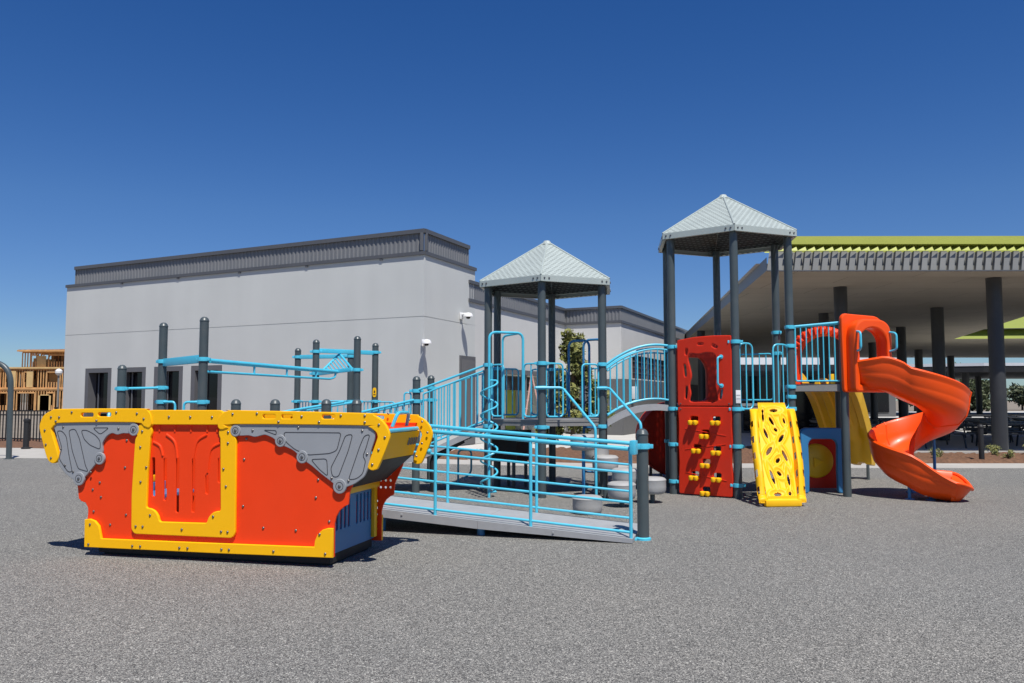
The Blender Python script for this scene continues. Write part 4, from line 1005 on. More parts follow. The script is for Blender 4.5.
# ------------------------------------------------------------------ climbing wall
a, c = V((*P2['A'], 0)), V((*P2['B'], 0)); wd = (c-a).normalized(); wn = V((wd.y, -wd.x, 0)); w0 = a+wd*.115+wn*.035
cw = thing('climbing_wall', 'red upright climbing wall with nine yellow holds and a ragged window', 'climbing wall', tuple(w0))
MW = Matrix(((wd.x, -wn.x, 0, w0.x), (wd.y, -wn.y, 0, w0.y), (0, 0, 1, 0), (0, 0, 0, 1)))
wx = lambda px: (px-678.5)/54.2*.91
opening = c2([(.215, 1.475), (.44, 1.472), (.655, 1.475), (.665, 1.60), (.64, 1.72), (.655, 1.86), (.63, 1.98), (.66, 2.10), (.63, 2.22), (.50, 2.245), (.36, 2.225), (.23, 2.24), (.185, 2.16), (.215, 2.02), (.24, 1.88), (.205, 1.74), (.225, 1.60)], 4)
sl = [oval(wx(688), 2.27, .045, .11, 14, -.15), oval(wx(686.4), 1.97, .045, .21, 14, .08), oval(wx(687.3), 1.62, .045, .21, 14, -.1), oval(wx(721.9), 1.59, .045, .17, 14, -.2), oval(wx(702.5), 2.385, .10, .04, 14), oval(wx(716.5), 2.34, .10, .05, 14, -.5)]
m = MB(); m.plate(r2([(0, 1.405), (.91, 1.405), (.91, 2.50), (.62, 2.51), (.30, 2.50), (0, 2.46)], .03), [opening]+sl, .05, .012, MW)
for z in (1.44,):
    for x in (.05, .86): m.m = 1; m.lathe([(.014, 0), (.01, .01), (0, .012)], w0+wd*x+wn*.025+V((0, 0, z)), 8, axis=wn); m.m = 0
m.build('upper_panel', [WALLRED, STEEL], cw)
hold_px = [(692.9, 421.2), (714.9, 421.2), (703.9, 434.6), (695.7, 449), (715, 450.2), (704.3, 463), (692.9, 475.5), (714.9, 476), (703.9, 490)]
hp = [(wx(x)+.035, 1.5-(y-400.5)/820*13.05) for x, y in hold_px]
m = MB(); m.plate(r2([(0, .02), (.88, .015), (.90, .3), (.88, .55), (.905, .85), (.89, 1.1), (.91, 1.395), (0, 1.395), (.012, 1.1), (0, .8), (.014, .5), (0, .25)], .03), [r2([(x-.065, z+.0), (x+.065, z+.0), (x+.065, z+.075), (x-.065, z+.075)], .03) for x, z in hp], .05, .012, MW)
for zz, sgn in ((1.05, -1), (.72, 1), (.36, -1)):
    m.tube([w0+wd*.12+wn*.0255+V((0, 0, zz)), w0+wd*.80+wn*.0255+V((0, 0, zz+sgn*.10))], .006, 6)
for x in (.05, .86): m.m = 1; m.lathe([(.014, 0), (.01, .01), (0, .012)], w0+wd*x+wn*.025+V((0, 0, 1.355)), 8, axis=wn); m.m = 0
m.build('lower_panel', [WALLRED, STEEL], cw)
for x, z in hp:
    m = MB(); p = w0+wd*x+V((0, 0, z))
    m.box(p+wn*.055+V((0, 0, -.022)), (.145, .085, .055), math.atan2(wd.y, wd.x), .02)
    for s_ in (-1, 1): m.lathe([(0, -.045), (.03, -.04), (.04, -.01), (.036, .02), (.02, .03), (0, .032)], p+wn*.085+wd*(s_*.042)+V((0, 0, -.02)), 12)
    m.build('foothold', YELP, cw)
m = MB(); p = w0+wd*wx(721)+wn*.03
m.tube(fillet([p+V((0, 0, 2.17))+wd*.03, p+wn*.06+V((0, 0, 2.16)), p+wn*.07+V((0, 0, 1.74)), p+V((0, 0, 1.72))+wd*.03], .04, 4), .016, 10)
for z in (2.17, 1.72): m.lathe([(.035, 0), (.035, .008), (.02, .014), (0, .014)], p+wd*.03+wn*-.005+V((0, 0, z)), 12, axis=wn)
m.build('grab_handle', BLUE, cw)

# ------------------------------------------------------------------ yellow curved climber (grid with real holes)
yc = thing('panel_climber', 'bright yellow curved climber with leaf shaped holes leaning on the taller tower', 'climber', (3.95, 11.95, 0))
top_c = V((4.03, 12.80, 0)); outd = V((-.19, -1, 0)).normalized(); wdir = V((1, .10, 0)).normalized()
prof = catmull([(0, 0, 1.40), (.06, 0, 1.425), (.16, 0, 1.36), (.32, 0, 1.12), (.52, 0, .86), (.70, 0, .58), (.86, 0, .34), (1.03, 0, .13), (1.12, 0, .10), (1.15, 0, .0)], 20)
cum = [0]
for i in range(1, len(prof)): cum.append(cum[-1]+(prof[i]-prof[i-1]).length)
LT = cum[-1]
def pat(s_):
    s_ = max(0, min(LT-1e-6, s_)); i = 0
    lo, hi = 0, len(cum)-1
    while hi-lo > 1:
        mid = (lo+hi)//2
        if cum[mid] <= s_: lo = mid
        else: hi = mid
    f_ = (s_-cum[lo])/(cum[lo+1]-cum[lo]); p = prof[lo].lerp(prof[lo+1], f_); d = (prof[lo+1]-prof[lo]).normalized()
    return p, V((-d.z, 0, d.x)) if False else V((d.z*-1, 0, d.x))
HL = [(.02, .16, .062, .018, 0.0), (-.20, .17, .018, .02, 0), (-.20, .25, .016, .045, 0), (-.045, .30, .055, .022, .9), (-.17, .47, .060, .020, 1.15), (.10, .54, .058, .022, -.75), (-.14, .70, .06, .024, -.7), (.13, .76, .062, .020, 1.05), (.0, .82, .035, .022, -.5), (-.13, 1.02, .075, .022, 1.2), (.0, .98, .035, .020, .5), (.16, 1.06, .055, .018, 1.45), (-.07, 1.24, .055, .020, .0), (.16, 1.23, .025, .022, 0), (.02, .42, .03, .02, .4), (.20, .30, .03, .018, 1.2)]
SCL = LT/1.42
def hole_d(u, s_):
    best = 9
    for hu, hs, a, b_, r in HL:
        du, ds = u-hu, s_/SCL-hs*1.0; x = du*math.cos(r)+ds*math.sin(r); y = -du*math.sin(r)+ds*math.cos(r)
        e = math.hypot(x/a, y/b_); best = min(best, (e-1)*min(a, b_))
    return best
NU, NS = 64, 190
m = MB(); HWt = .29
def wid(s_): t_ = s_/LT; return .215+.03*math.sin(PI*min(1, t_*1.05))
vt = {}
for j in range(NS+1):
    s_ = LT*j/NS; p, nr = pat(s_)
    for i in range(NU+1):
        u = (i/NU*2-1); uu = u*wid(s_)
        d = hole_d(u*.285, s_)-.006
        rel = .020*math.exp(-((d-.036)/.017)**2) if .03 < s_/LT < .97 else 0
        w3 = top_c+wdir*uu+outd*(p.x)+V((0, 0, p.z)); n3 = outd*nr.x+V((0, 0, nr.z))
        if n3.dot(outd) < 0: n3 = -n3
        vt[i, j] = (w3, n3, rel, d)
f_ = {}; bk_ = {}
def gv(D, i, j, off):
    if (i, j) not in D: w3, n3, rel, d = vt[i, j]; D[i, j] = m.bm.verts.new(w3+n3*((rel if off >= 0 else 0)+off))
    return D[i, j]
keep = lambda i, j: 0 <= i < NU and 0 <= j < NS and not (sum(vt[a_, b_][3] for a_, b_ in ((i, j), (i+1, j), (i, j+1), (i+1, j+1)))/4 < 0)
for j in range(NS):
    for i in range(NU):
        if not keep(i, j): continue
        m.bm.faces.new((gv(f_, i, j, 0), gv(f_, i+1, j, 0), gv(f_, i+1, j+1, 0), gv(f_, i, j+1, 0)))
        m.bm.faces.new((gv(bk_, i, j, -.035), gv(bk_, i, j+1, -.035), gv(bk_, i+1, j+1, -.035), gv(bk_, i+1, j, -.035)))
        for (di, dj, e) in ((-1, 0, ((i, j), (i, j+1))), (1, 0, ((i+1, j), (i+1, j+1))), (0, -1, ((i, j), (i+1, j))), (0, 1, ((i, j+1), (i+1, j+1)))):
            if not keep(i+di, j+dj): m.bm.faces.new((gv(f_, *e[0], 0), gv(f_, *e[1], 0), gv(bk_, *e[1], -.035), gv(bk_, *e[0], -.035)))
m.build('climbing_panel', YELP, yc, smooth=50)
for sg in (-1, 1):
    m = MB(); ns = 90; rows = []
    def fl_(s_, k):
        p, nr = pat(s_); t_ = s_/LT
        n3 = outd*nr.x+V((0, 0, nr.z)); n3 = n3 if n3.dot(outd) > 0 else -n3
        b0 = top_c+outd*p.x+V((0, 0, p.z))
        hgt = .15*math.sin(PI*min(1, max(0, (t_-.10)/.86)))**.5 if .10 < t_ < .96 else 0
        hgt *= 1+.22*math.sin(t_*11)
        fl = (0, .4, .8, 1.0, 1.0, .85, .5, .15, -.15)[k]; side_ = (0, .015, .03, .04, .07, .105, .135, .14, .115)[k]
        return b0+wdir*(sg*(wid(s_)+side_-.006))+n3*(hgt*fl*(1.0)-.012)
    for j in range(ns+1): rows.append([m.bm.verts.new(fl_(LT*(.09+.88*j/ns), k)) for k in range(9)])
    hs_ = [int(ns*t_) for t_ in (.17, .34, .51, .68, .84)]
    for j in range(ns):
        for k in range(8):
            if k in (1, 5, 6) and any(h0 <= j < h0+6 for h0 in hs_): continue
            m.bm.faces.new((rows[j][k], rows[j+1][k], rows[j+1][k+1], rows[j][k+1]))
    m.build('side_grip', YELP, yc, smooth=60)
m = MB(); b0 = top_c+outd*1.145
m.box(b0+V((0, 0, .05))+outd*-.03, (.53, .10, .09), math.atan2(wdir.y, wdir.x), .02); m.build('foot_block', YELP, yc)

# ------------------------------------------------------------------ slide deck with post, rail and play panel
CF = V((*P2['C'], 0)); FF = V((5.22, 12.9, 0)); GG = V((6.08, 13.18, 0)); DD = V((*P2['D'], 0))
sd = thing('slide_deck', 'small high deck right of the taller tower carrying the spiral slide', 'deck', ((CF.x+GG.x)/2, 13.4, 0))
m = MB(); q_ = lambda p, k=.985: (p.x*k+5.1*(1-k), p.y*k+13.4*(1-k))
m.prism([q_(CF+V((.05, .0, 0))), q_(FF), q_(GG), q_(DD+V((.05, 0, 0)))], 1.64, 1.75); m.build('deck', DECKG, sd, smooth=0)
add_post(sd, FF.x, FF.y, 2.72, (), 0, cap=True); add_post(sd, 5.50, 13.82, 2.6, (), 0, cap=True); 
m = loop_panel(CF.lerp(FF, .10), CF.lerp(FF, .95), 1.80, 2.66, 7, zz=(1.80, 2.70), rad=.03); m.tube([CF+V((.02, 0, 2.665)), CF.lerp(FF, 1.02)+V((0, -.02, 2.725))], .021, 10); m.build('guard_rail', BLUE, sd)
for t_ in (.06, .80):
    p = CF.lerp(FF, t_); m = MB(); m.box(p+V((0, .06, 1.83)), (.07, .10, .16), 0, .01); m.build('rail_block', AMBER, sd)
# play panel under the deck
MP = Matrix.Translation((4.66, 13.38, 0))
m = MB(); m.plate(r2([(-.02, .0), (.13, .0), (.14, .35), (.13, .80), (.18, .87), (.54, .87), (.60, .80), (.59, .35), (.60, 0), (.76, 0), (.73, .4), (.74, 1.0), (.66, 1.05), (.08, 1.05), (0, 1.0), (.01, .4)], .05), (), .10, .02, MP); pnl = m.build('play_panel', NAVY, sd)
m = MB(); m.plate([(.0, .04), (.76, .04), (.76, .98), (.0, .98)], (), .02, .002, Matrix.Translation((4.70, 13.78, 0))); m.build('panel_back', WALLRED, pnl)
m = MB(); m.lathe([(.285, 0), (.27, .025), (.2, .05), (.1, .065), (0, .07)], (4.70+.37, 13.765, .49), 28, axis=(0, -1, 0)); m.build('bubble', AMBER, pnl)
m = MB(); m.plate([(.30, .55), (.30, .38), (.46, .48)], (), .02, .003, Matrix.Translation((4.70, 13.68, 0))); m.build('pointer', YELP, pnl)

# red ribbed hood at the back of the slide deck
rh = thing('slide_hood', 'red ribbed arch hood at the back of the high deck, behind the blue bars', 'slide hood', (5.0, 13.95, 1.75))
hd = (GG-DD).normalized(); hc = DD.lerp(GG, .42)
m = MB()
for k in range(-6, 7):
    an = PI*(k+6)/12
for dep in (0, .12, .24):
    pts = []
    for i in range(25):
        an = PI*i/24; pts.append(hc+hd*(.47*math.cos(an))+V((hd.y*-1, hd.x, 0))*dep+V((0, 0, 2.22+.44*math.sin(an))))
    pts = [V((pts[0].x, pts[0].y, 1.76))]+pts+[V((pts[-1].x, pts[-1].y, 1.76))]
    m.tube(pts, .075, 10)
m.build('arch', RED, rh)
m = MB()
for i in range(17):
    an = PI*i/16; p = hc+hd*(.47*math.cos(an))+V((0, 0, 2.22+.44*math.sin(an))); rad = hd*math.cos(an)+V((0, 0, math.sin(an)))
    m.tube([p-rad*.06-V((hd.y, -hd.x, 0))*-.0+V((hd.y, -hd.x, 0))*.085, p+rad*.07+V((hd.y, -hd.x, 0))*.085], .020, 6)
m.build('ribs', RED, rh)

# yellow wave slide going away
ws = thing('wave_slide', 'yellow double slide running away behind the high deck', 'slide', (6.5, 16.0, 0))
s0 = V((5.15, 13.86, 1.72)); s1 = V((6.62, 16.1, .28)); hdn = V((s1.x-s0.x, s1.y-s0.y, 0)).normalized(); lat = V((hdn.y, -hdn.x, 0)); LL = V((s1.x-s0.x, s1.y-s0.y, 0)).length
m = MB(); sec = [(-.46, .20), (-.44, .235), (-.40, .22), (-.37, .02), (-.05, 0), (-.03, .10), (.03, .10), (.05, 0), (.37, .02), (.40, .22), (.44, .235), (.46, .20), (.42, -.06), (.32, -.06), (.29, -.02), (.19, -.02), (.16, -.06), (.05, -.06), (.03, -.02), (-.03, -.02), (-.05, -.06), (-.16, -.06), (-.19, -.02), (-.29, -.02), (-.32, -.06), (-.42, -.06)]
rings = []
for j in range(31):
    t_ = j/30; z = 1.72-1.42*t_**2.0+.05*math.sin(t_*PI*2)
    if t_ > .86: z = .30+.03*(1-t_)
    bulge = .22*math.sin(PI*t_)
    o = V((s0.x, s0.y, 0))+hdn*(LL*t_)
    rings.append([m.bm.verts.new(o+lat*x+V((0, 0, z+y+bulge*.5))) for x, y in sec])
for A, B_ in zip(rings, rings[1:]):
    for j in range(len(sec)): m.bm.faces.new((A[j], A[(j+1) % len(sec)], B_[(j+1) % len(sec)], B_[j]))
m.bm.faces.new(rings[0]); m.bm.faces.new(rings[-1][::-1])
m.build('chute', AMBER, ws, smooth=45)
for sg in (-.35, .35):
    m = MB(); p = V((s1.x, s1.y, 0))-hdn*.35+lat*sg; m.tube([p, p+V((0, 0, .28))], .03, 8); m.build('leg', SLATE, ws)

# ------------------------------------------------------------------ orange spiral slide
ss = thing('spiral_slide', 'bright orange open spiral slide with a square entry hood', 'slide', (6.46, 13.0, 0))
hw = (GG-FF).normalized(); hn = V((hw.y, -hw.x, 0)); hm = FF.lerp(GG, .5)+hn*.06-hw*.11
MH = Matrix(((hw.x, -hn.x, 0, hm.x), (hw.y, -hn.y, 0, hm.y), (0, 0, 1, 0), (0, 0, 0, 1)))
m = MB()
hole_ = [(-.27, 1.74)]+[(-.27+0, 2.35)]+[(.27*math.cos(PI-PI*i/12), 2.38+.24*math.sin(PI-PI*i/12)) for i in range(1, 12)]+[(.27, 2.35), (.27, 1.74)]
out_ = r2([(-.42, 1.62), (.40, 1.62), (.41, 2.62), (.37, 2.74), (.24, 2.83), (-.24, 2.85), (-.38, 2.86), (-.44, 2.80)], .06, 5)
m.plate(out_, [hole_], .07, .02, MH)
M2 = MH @ Matrix.Translation((0, -.12, 0))
out2 = r2([(-.36, 1.62), (.36, 1.62), (.36, 2.52), (.32, 2.68), (.19, 2.76), (-.19, 2.76), (-.32, 2.68), (-.36, 2.52)], .08, 5)
m.plate(out2, [[(x*.98, z) for x, z in hole_]], .20, .03, M2)
m.build('entry_hood', ORANGE, ss, smooth=40)
for sx in (-1, 1):
    m = MB(); p = hm+hw*(sx*.31)+hn*.22
    m.tube(fillet([p+V((0, 0, 2.56)), p+hn*.11+hw*(sx*.03)+V((0, 0, 2.54)), p+hn*.11+hw*(sx*.03)+V((0, 0, 2.28)), p+V((0, 0, 2.26))], .07, 5), .018, 10); m.build('grab_handle', BLUE, ss)
CX, CY, RH = 6.36, 12.90, .395
path = []  # (point, heading)
th0 = math.radians(236); thE = math.radians(360+246)
st = V((CX+RH*math.cos(th0), CY+RH*math.sin(th0), 0)); entry = hm+hn*.06
n0 = 10
hdg0 = V((-math.sin(th0), math.cos(th0), 0))
for i in range(n0):
    t_ = i/n0; h00 = 2*t_**3-3*t_**2+1; h10 = t_**3-2*t_**2+t_; h01 = -2*t_**3+3*t_**2; h11 = t_**3-t_**2
    Ls = (st-entry).length; p = entry*h00+hn*(Ls*h10)+st*h01+hdg0*(Ls*h11)
    path.append((p, None))
NH = 110
for i in range(NH+1):
    th = th0+(thE-th0)*i/NH; path.append((V((CX+RH*math.cos(th), CY+RH*math.sin(th), 0)), None))
ed = V((-math.sin(thE), math.cos(thE), 0)); lp = path[-1][0]
for i in range(1, 9): path.append((lp+ed*(.055*i), None))
pts = [p for p, _ in path]; K = len(pts); cl = [0]
for i in range(1, K): cl.append(cl[-1]+(pts[i]-pts[i-1]).length)
Ltot = cl[-1]
m = MB(); rings = []; SECP = []
for i, p in enumerate(pts):
    t_ = cl[i]/Ltot
    d = (pts[min(i+1, K-1)]-pts[max(i-1, 0)]).normalized(); lt = V((d.y, -d.x, 0))  # right of travel = outside (travel is anticlockwise)
    if t_ < .08: z = 1.77-.05*t_/.08
    elif t_ < .88: z = 1.72-1.54*((t_-.08)/.80)
    else: z = .18-.05*math.sin((t_-.88)/.12*PI/2)
    e0 = min(1, t_/.07); e1 = min(1, (1-t_)/.05)
    ho = (.385+.02*math.sin(t_*9))*(.8+.2*e0); hi = .27
    if t_ > .86: k = (t_-.86)/.14; ho = ho*(1-k)+.17*k; hi = hi*(1-k)+.26*k
    bank = .05*min(1, t_/.15)*min(1, (1-t_)/.15)
    kx = max(0, (t_-.84)/.16); bd = -.085*(1-kx)-(z-.012)*kx
    sec = [(-.255, hi), (-.285, hi+.025), (-.315, hi), (-.30, .16), (-.27, .03), (-.16, bd), (.16, bd), (.27, .03), (.303, .14), (.301, .155), (.308, .17), (.322, ho-.10), (.322, ho-.08), (.333, ho-.06), (.345, ho-.01), (.32, ho+.02), (.285, ho-.01), (.265, .15), (.22, .05), (.12, -.005), (0, -.015), (-.12, -.005), (-.20, .05), (-.24, .14)]
    SECP.append([p+lt*(x*1.01)+V((0, 0, z+y+bank*x/.3)) for x, y in sec])
    rings.append([m.bm.verts.new(p+lt*(x*(1+.18*kx))+V((0, 0, z+y+bank*x/.3*(1-kx)))) for x, y in sec])
ns = len(sec)
for A, B_ in zip(rings, rings[1:]):
    for j in range(ns): m.bm.faces.new((A[j], A[(j+1) % ns], B_[(j+1) % ns], B_[j]))
m.bm.faces.new(rings[0]); 
# rounded exit end: fan of shrinking lip
last = rings[-1]; m.bm.faces.new(last[::-1])
# belly block under the exit
m.build('chute', ORANGE, ss, smooth=50)
for fr_ in (.30, .62):
    i = int(K*fr_); ring = SECP[i]; m = MB(); m.tube(ring[2:19], .013, 8); m.build('joint_flange', ORANGE, ss)
p = pts[-1]
m = MB(); lt = V((ed.y, -ed.x, 0)); lip = []
for i in range(17):
    a_ = -PI/2+PI*i/16; x = .345*math.sin(a_); y = .25*math.cos(a_); zz = .18+(.20 if a_ < 0 else .11)*abs(math.sin(a_))**1.6
    lip.append(p+lt*x+ed*(y-.02)+V((0, 0, zz)))
m.tube(lip, .028, 10)
flo = [m.bm.verts.new(v) for v in lip]; flb = [m.bm.verts.new(V((p.x+(v.x-p.x)*.62-ed.x*.06, p.y+(v.y-p.y)*.62-ed.y*.06, .015))) for v in lip]; cen = m.bm.verts.new(p+V((0, 0, .095)))
for i in range(16):
    m.bm.faces.new((flo[i], flo[i+1], cen)); m.bm.faces.new((flo[i], flb[i], flb[i+1], flo[i+1]))
m.build('exit_lip', ORANGE, ss, smooth=50)
for x, y, z in ((6.02, 12.55, .52), (6.84, 13.38, .86), (6.5, 13.5, .75), (6.3, 12.47, .20)):
    m = MB(); m.tube([(x, y, 0), (x, y, z)], .024, 10); m.lathe([(.07, 0), (.07, .012), (.03, .02)], (x, y, 0), 12); m.build('leg', NAVY, ss)

# ------------------------------------------------------------------ red crawl tunnel & arch behind the taller tower
rt = thing('crawl_tunnel', 'round dark red crawl tunnel under the bridge, behind the climbing wall', 'tunnel', (3.02, 15.0, 0))
m = MB(); Rr = .64
pr = []
for i in range(23): pr.append((Rr+(.03 if i % 2 else 0), -.7+i*1.4/22))
pr += [(Rr-.05, .7), (Rr-.05, -.7)]
m.lathe(pr+[pr[0]], (3.02, 15.55, .80), 36, axis=(.122, .99, 0)); m.build('tunnel_shell', WALLRED, rt)
m = MB()
for y in (15.0, 16.1):
    for sx in (-.3, .3): m.tube([(3.0+sx, y, 0), (3.0+sx, y, .3)], .03, 8)
m.build('leg', SLATE, rt)
a, c = V((*P2['F'], 0)), V((*P2['E'], 0)); ad = (c-a).normalized(); an_ = V((ad.y, -ad.x, 0)); MA = Matrix(((ad.x, -an_.x, 0, a.x+ad.x*.17), (ad.y, -an_.y, 0, a.y+ad.y*.17), (0, 0, 1, 1.45), (0, 0, 0, 1)))
hol = []
m = MB(); m.plate(r2([(0, 0), (.95, 0), (.95, .95), (.75, 1.1), (.2, 1.1), (0, .95)], .08), [r2([(.07, .04), (.64, .04), (.64, .62), (.52, .80), (.2, .80), (.07, .66)], .1)]+hol, .09, .02, MA); m.build('entry_arch', WALLRED, T2)

# ------------------------------------------------------------------ stepping pods with handrails
pods = [(1.00, 11.00, .235, 'lowest of the grey stepping pods, resting on the rubber beside the ramp'), (1.55, 11.70, .345, 'second grey stepping pod, just above the ground right of the lowest one'), (1.68, 12.28, .49, 'third grey stepping pod up, half hidden by the ramp end post'),
        (1.42, 12.58, .66, 'fourth grey stepping pod up, under the pod handrail'), (1.32, 12.92, .80, 'fifth grey stepping pod up, against the tower post'), (1.08, 12.50, .98, 'highest grey stepping pod, on a thin pole at the tower deck edge'), (2.06, 12.15, .37, 'grey stepping pod standing alone left of the red climbing wall')]
def pod(x, y, z, label):
    t = thing('stepping_pod', label, 'stepping pod', (x, y, 0), 'grey stepping pods beside the middle tower')
    m = MB(); h_ = .235
    m.lathe([(0, z), (.155, z), (.185, z-.012), (.202, z-.035), (.196, z-.06), (.198, z-.13), (.194, z-h_+.045), (.178, z-h_+.012), (.16, z-h_), (0, z-h_)], (x, y, 0), 28)
    m.build('step', PODG, t)
    m = MB(); m.tube([(x, y, 0), (x, y, z-.19)], .036 if z < .9 else .024, 12); m.build('stem', SLATE if z < .9 else NAVY, t)
for p in pods: pod(*p)
def hand(p0, pts, label):
    t = thing('pod_handrail', label, 'handrail', (pts[-1][0], pts[-1][1], 0)); m = MB(); m.tube(fillet(pts, .06, 5), .020, 10); m.build('rail', BLUE, t)
hand(0, [(P1['B'][0]-.10, P1['B'][1]-.085, 1.69), (.78, 12.70, 1.69), (1.22, 12.05, 1.10), (1.225, 12.04, 0)], 'blue bent handrail from the front tower post down past the grey pods')
hand(0, [(P1['C'][0]-.10, P1['C'][1]-.085, 1.69), (1.55, 13.06, 1.69), (1.88, 12.02, 1.16), (1.885, 12.0, 0)], 'blue handrail from the right tower post down to behind the ramp end post')
# little looped ladder behind
lt_ = thing('loop_step', 'small blue looped step standing on the rubber under the middle tower', 'loop step', (-.8, 14.6, 0))
m = MB(); m.tube(fillet([(-.95, 14.6, 0), (-.95, 14.6, .62), (-.72, 14.6, .62), (-.72, 14.6, .22), (-.85, 14.6, .12)], .08, 5), .018, 8); m.build('loop', BLUE, lt_)

# ------------------------------------------------------------------ upper ramp climbing to the middle tower
ur = thing('upper_ramp', 'long upper ramp with blue handrails climbing behind the boat to the middle tower', 'ramp', (-2.5, 14.0, 0))
fr = [V((-4.3, 13.4, .36)), V((-2.6, 13.45, .48)), V((-1.55, 13.45, .60)), V((-.46, 13.42, 1.10))]
bkk = [V((-4.3, 14.6, .36)), V((-2.6, 14.6, .48)), V((-1.49, 14.55, .60)), V((-.33, 14.45, 1.10))]
m = MB()
for i in range(3):
    vs = [fr[i], fr[i+1], bkk[i+1], bkk[i]]; lo = [v-V((0, 0, .10)) for v in vs]; m.face(vs); m.face(lo[::-1])
    for j in range(4): m.face([vs[j], lo[j], lo[(j+1) % 4], vs[(j+1) % 4]])
m.build('ramp_deck', RAMPG, ur, smooth=0)
for ln, nm in ((bkk, 0), (fr, 1)):
    a, c = ln[2]+V((.1, 0, 0)), ln[3]
    if nm == 0:
        loop_panel(a, c, .84, 1.70, 10, zz=(1.12, 2.02), rad=.02, bar=.014).build('guard_rail', BLUE, ur)
    else:
        m = loop_panel(ln[2]+V((.1, 0, 0)), ln[3], .74, 1.60, 9, zz=(1.16, 1.98), rad=.02, bar=.012); m.tube([ln[2]+V((0, 0, 1.06)), ln[3]+V((0, 0, .96))], .019, 10); m.build('guard_rail', BLUE, ur)
    m = MB(); a, c = ln[1]+V((.1, 0, 0)), ln[2]
    m.tube([a+V((-.05, -.02, .80)), c+V((-.05, -.02, .90))], .022, 10)
    for i in range(8):
        t_ = (i+1)/9; p = a.lerp(c, t_); m.tube([p+V((0, 0, .06)), p+V((0, 0, .80+.1*t_))], .011, 8)
    m.build('guard_rail', BLUE, ur)
    m = MB(); a, c = ln[0], ln[1]-V((.2, 0, 0)); m.tube([a+V((.3, 0, .90)), c+V((.05, 0, .99))], .022, 10)
    for i in range(9):
        t_ = (i+1)/10; p = a.lerp(c, t_); m.tube([p+V((0, 0, .06)), p+V((0, 0, .89))], .011, 8)
    m.build('guard_rail', BLUE, ur)
add_post(ur, -1.57, 14.1-.6, 1.88, (1.65, 1.48), .2); add_post(ur, -1.48, 15.0, 1.94, (1.72, 1.5), .2)
m = MB(); m.tube(fillet([(-1.28, 13.55, 0), (-1.30, 13.55, .56), (-.8, 13.5, .85)], .12, 6), .055, 12); m.build('support_leg', BLACK, ur)
m = loop_panel((-1.77, 13.5), (-1.66, 13.5), .95, 1.62, 0, rad=.05); m.build('end_loop', BLUE, ur)

# ------------------------------------------------------------------ overhead climber with triangle ladder
oc = thing('overhead_climber', 'group of five slate posts joined by blue beams and a slanted overhead ladder', 'overhead climber', (-3.3, 16, 0))
def ptx(px, Y): return (px-512)/815*Y
op = {k: (ptx(px, Y), Y, zt) for k, (px, Y, zt) in dict(a=(299, 17.2, 2.58), b=(317, 15.6, 2.64), c=(358, 15.0, 2.66), d=(351.5, 16.9, 2.50), e=(376, 16.4, 2.63)).items()}
for k, (x, y, zt) in op.items(): add_post(oc, x, y, zt, dict(a=(2.4, 1.47), b=(2.42, 2.0, 1.47), c=(2.05, 1.47), d=(2.4, 1.47), e=(2.45, 1.47))[k], .2)
for a_, c_, z in (('b', 'e', 2.44), ('a', 'd', 2.40)):
    m = MB(); A = V((op[a_][0], op[a_][1], z)); B_ = V((op[c_][0], op[c_][1], z)); m.beam(A, B_, .06, .085, .01); m.build('beam', BLUE, oc)
m = MB(); A = V((op['b'][0]+.08, op['b'][1]-.05, 2.0)); B_ = V((op['c'][0]-.08, op['c'][1]-.02, 2.06)); apx = V((ptx(340.5, 16.0), 16.0, 2.40)); 
m.beam(A, B_, .05, .075, .008); m.tube([A, apx], .022, 10); m.tube([B_, apx], .022, 10)
for i in range(1, 9):
    t_ = i/9; m.tube([A.lerp(apx, t_), A.lerp(B_, t_)], .014, 8)
m.build('slanted_ladder', BLUE, oc)
m = loop_panel((op['a'][0], op['a'][1]-.0), (op['b'][0], op['b'][1]), .75, 1.47, 5, rad=.03); m.build('guard_rail', BLUE, oc)
m = loop_panel((op['c'][0], op['c'][1]), (op['e'][0], op['e'][1]), .75, 1.47, 4, rad=.03); m.build('guard_rail', BLUE, oc)
m = loop_panel((op['e'][0], op['e'][1]), (ptx(396, 16.2), 16.2), .75, 1.46, 3, rad=.08); m.build('guard_rail', BLUE, oc)
m = loop_panel((op['d'][0]-.5, op['d'][1]), (op['d'][0], op['d'][1]), .75, 1.48, 3, rad=.08); m.build('guard_rail', BLUE, oc)
m = MB(); m.prism([op['a'][:2], op['b'][:2], op['c'][:2], op['e'][:2], op['d'][:2]], .55, .65); m.build('deck', DECKG, oc, smooth=0)
x, y, _ = op['e']
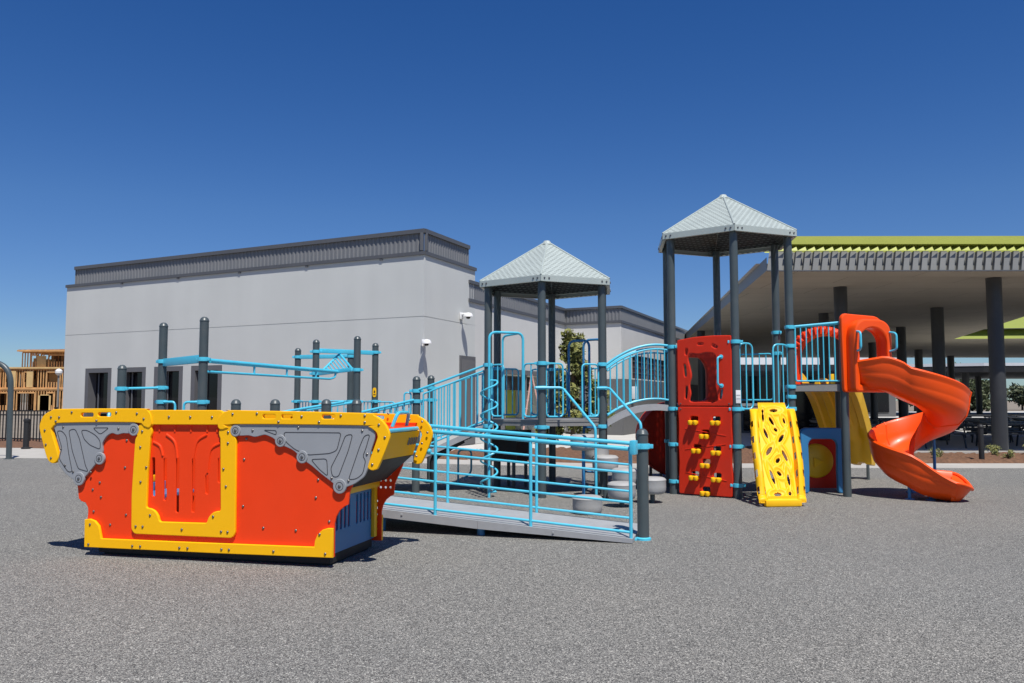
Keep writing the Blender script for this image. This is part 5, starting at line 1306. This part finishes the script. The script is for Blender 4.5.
m = MB(); m.plate(oval(0, 0, .075, .19, 20), (), .01, .002, Matrix.Translation((x+.002, y-.066, 1.65))); st_ = m.build('age_sticker', YELP, oc)
m = MB(); m.plate(oval(0, .01, .028, .05, 12), [oval(.003, .018, .010, .014, 8)], .004, .0005, Matrix.Translation((x+.002, y-.073, 1.655))); m.plate([(-.022, -.055), (.022, -.055), (.022, -.04), (-.022, -.04)], (), .004, .0005, Matrix.Translation((x+.002, y-.073, 1.655))); m.build('sticker_mark', BLACK, st_)

tr = thing('track_beam', 'long blue twin tube overhead track running from two tall posts behind the boat', 'overhead beam', (-4.46, 12.0, 0))
pA = V((ptx(164.5, 12.8), 12.8, 0)); pB = V((ptx(205, 11.9), 11.9, 0)); pC = V((ptx(124.5, 12.4), 12.4, 0))
add_post(tr, pA.x, pA.y, 2.70, (2.10, 1.69, 1.47), -.3); add_post(tr, pB.x, pB.y, 2.70, (2.09, 1.47), -.3); add_post(tr, pC.x, pC.y, 2.02, (1.67,), -.3)
m = MB(); m.beam(pA+V((0, 0, 2.08)), pB+V((0, 0, 2.10)), .05, .12, .01); m.build('cross_beam', BLUE, tr)
tE = V((ptx(338, 15.2), 15.2, 2.02)); tS = pB+V((.07, .05, 2.07)); tD = (tE-tS).normalized()
m = MB(); m.tube([tS, tE], .036, 12); m.tube(fillet([tS+tD*-.16+V((0, .06, 0)), tS+tD*-.14+V((0, .06, -.16)), tS+V((0, 0, -.16)), tE-tD*.22+V((0, 0, -.14)), tE-tD*.06+V((0, 0, -.10)), tE-tD*.04], .08, 5), .020, 10)
for t_ in (.3, .55, .8): p = tS.lerp(tE, t_); m.tube([p, p+V((0, 0, -.15))], .018, 8)
m.build('track', BLUE, tr)
m = MB(); m.tube([pC+V((0, -.03, 1.67)), pA+V((0, -.03, 1.69))], .020, 10); m.build('grab_bar', BLUE, tr)
for p, s_ in ((pA, 1), (pB, -1)):
    m = MB(); m.tube(fillet([p+V((0, -.04, 1.47)), p+V((s_*.24, -.06, 1.47)), p+V((s_*.24, -.06, .55)), p+V((0, -.04, .55))], .06, 5), .019, 10); m.build('loop_rail', BLUE, tr)
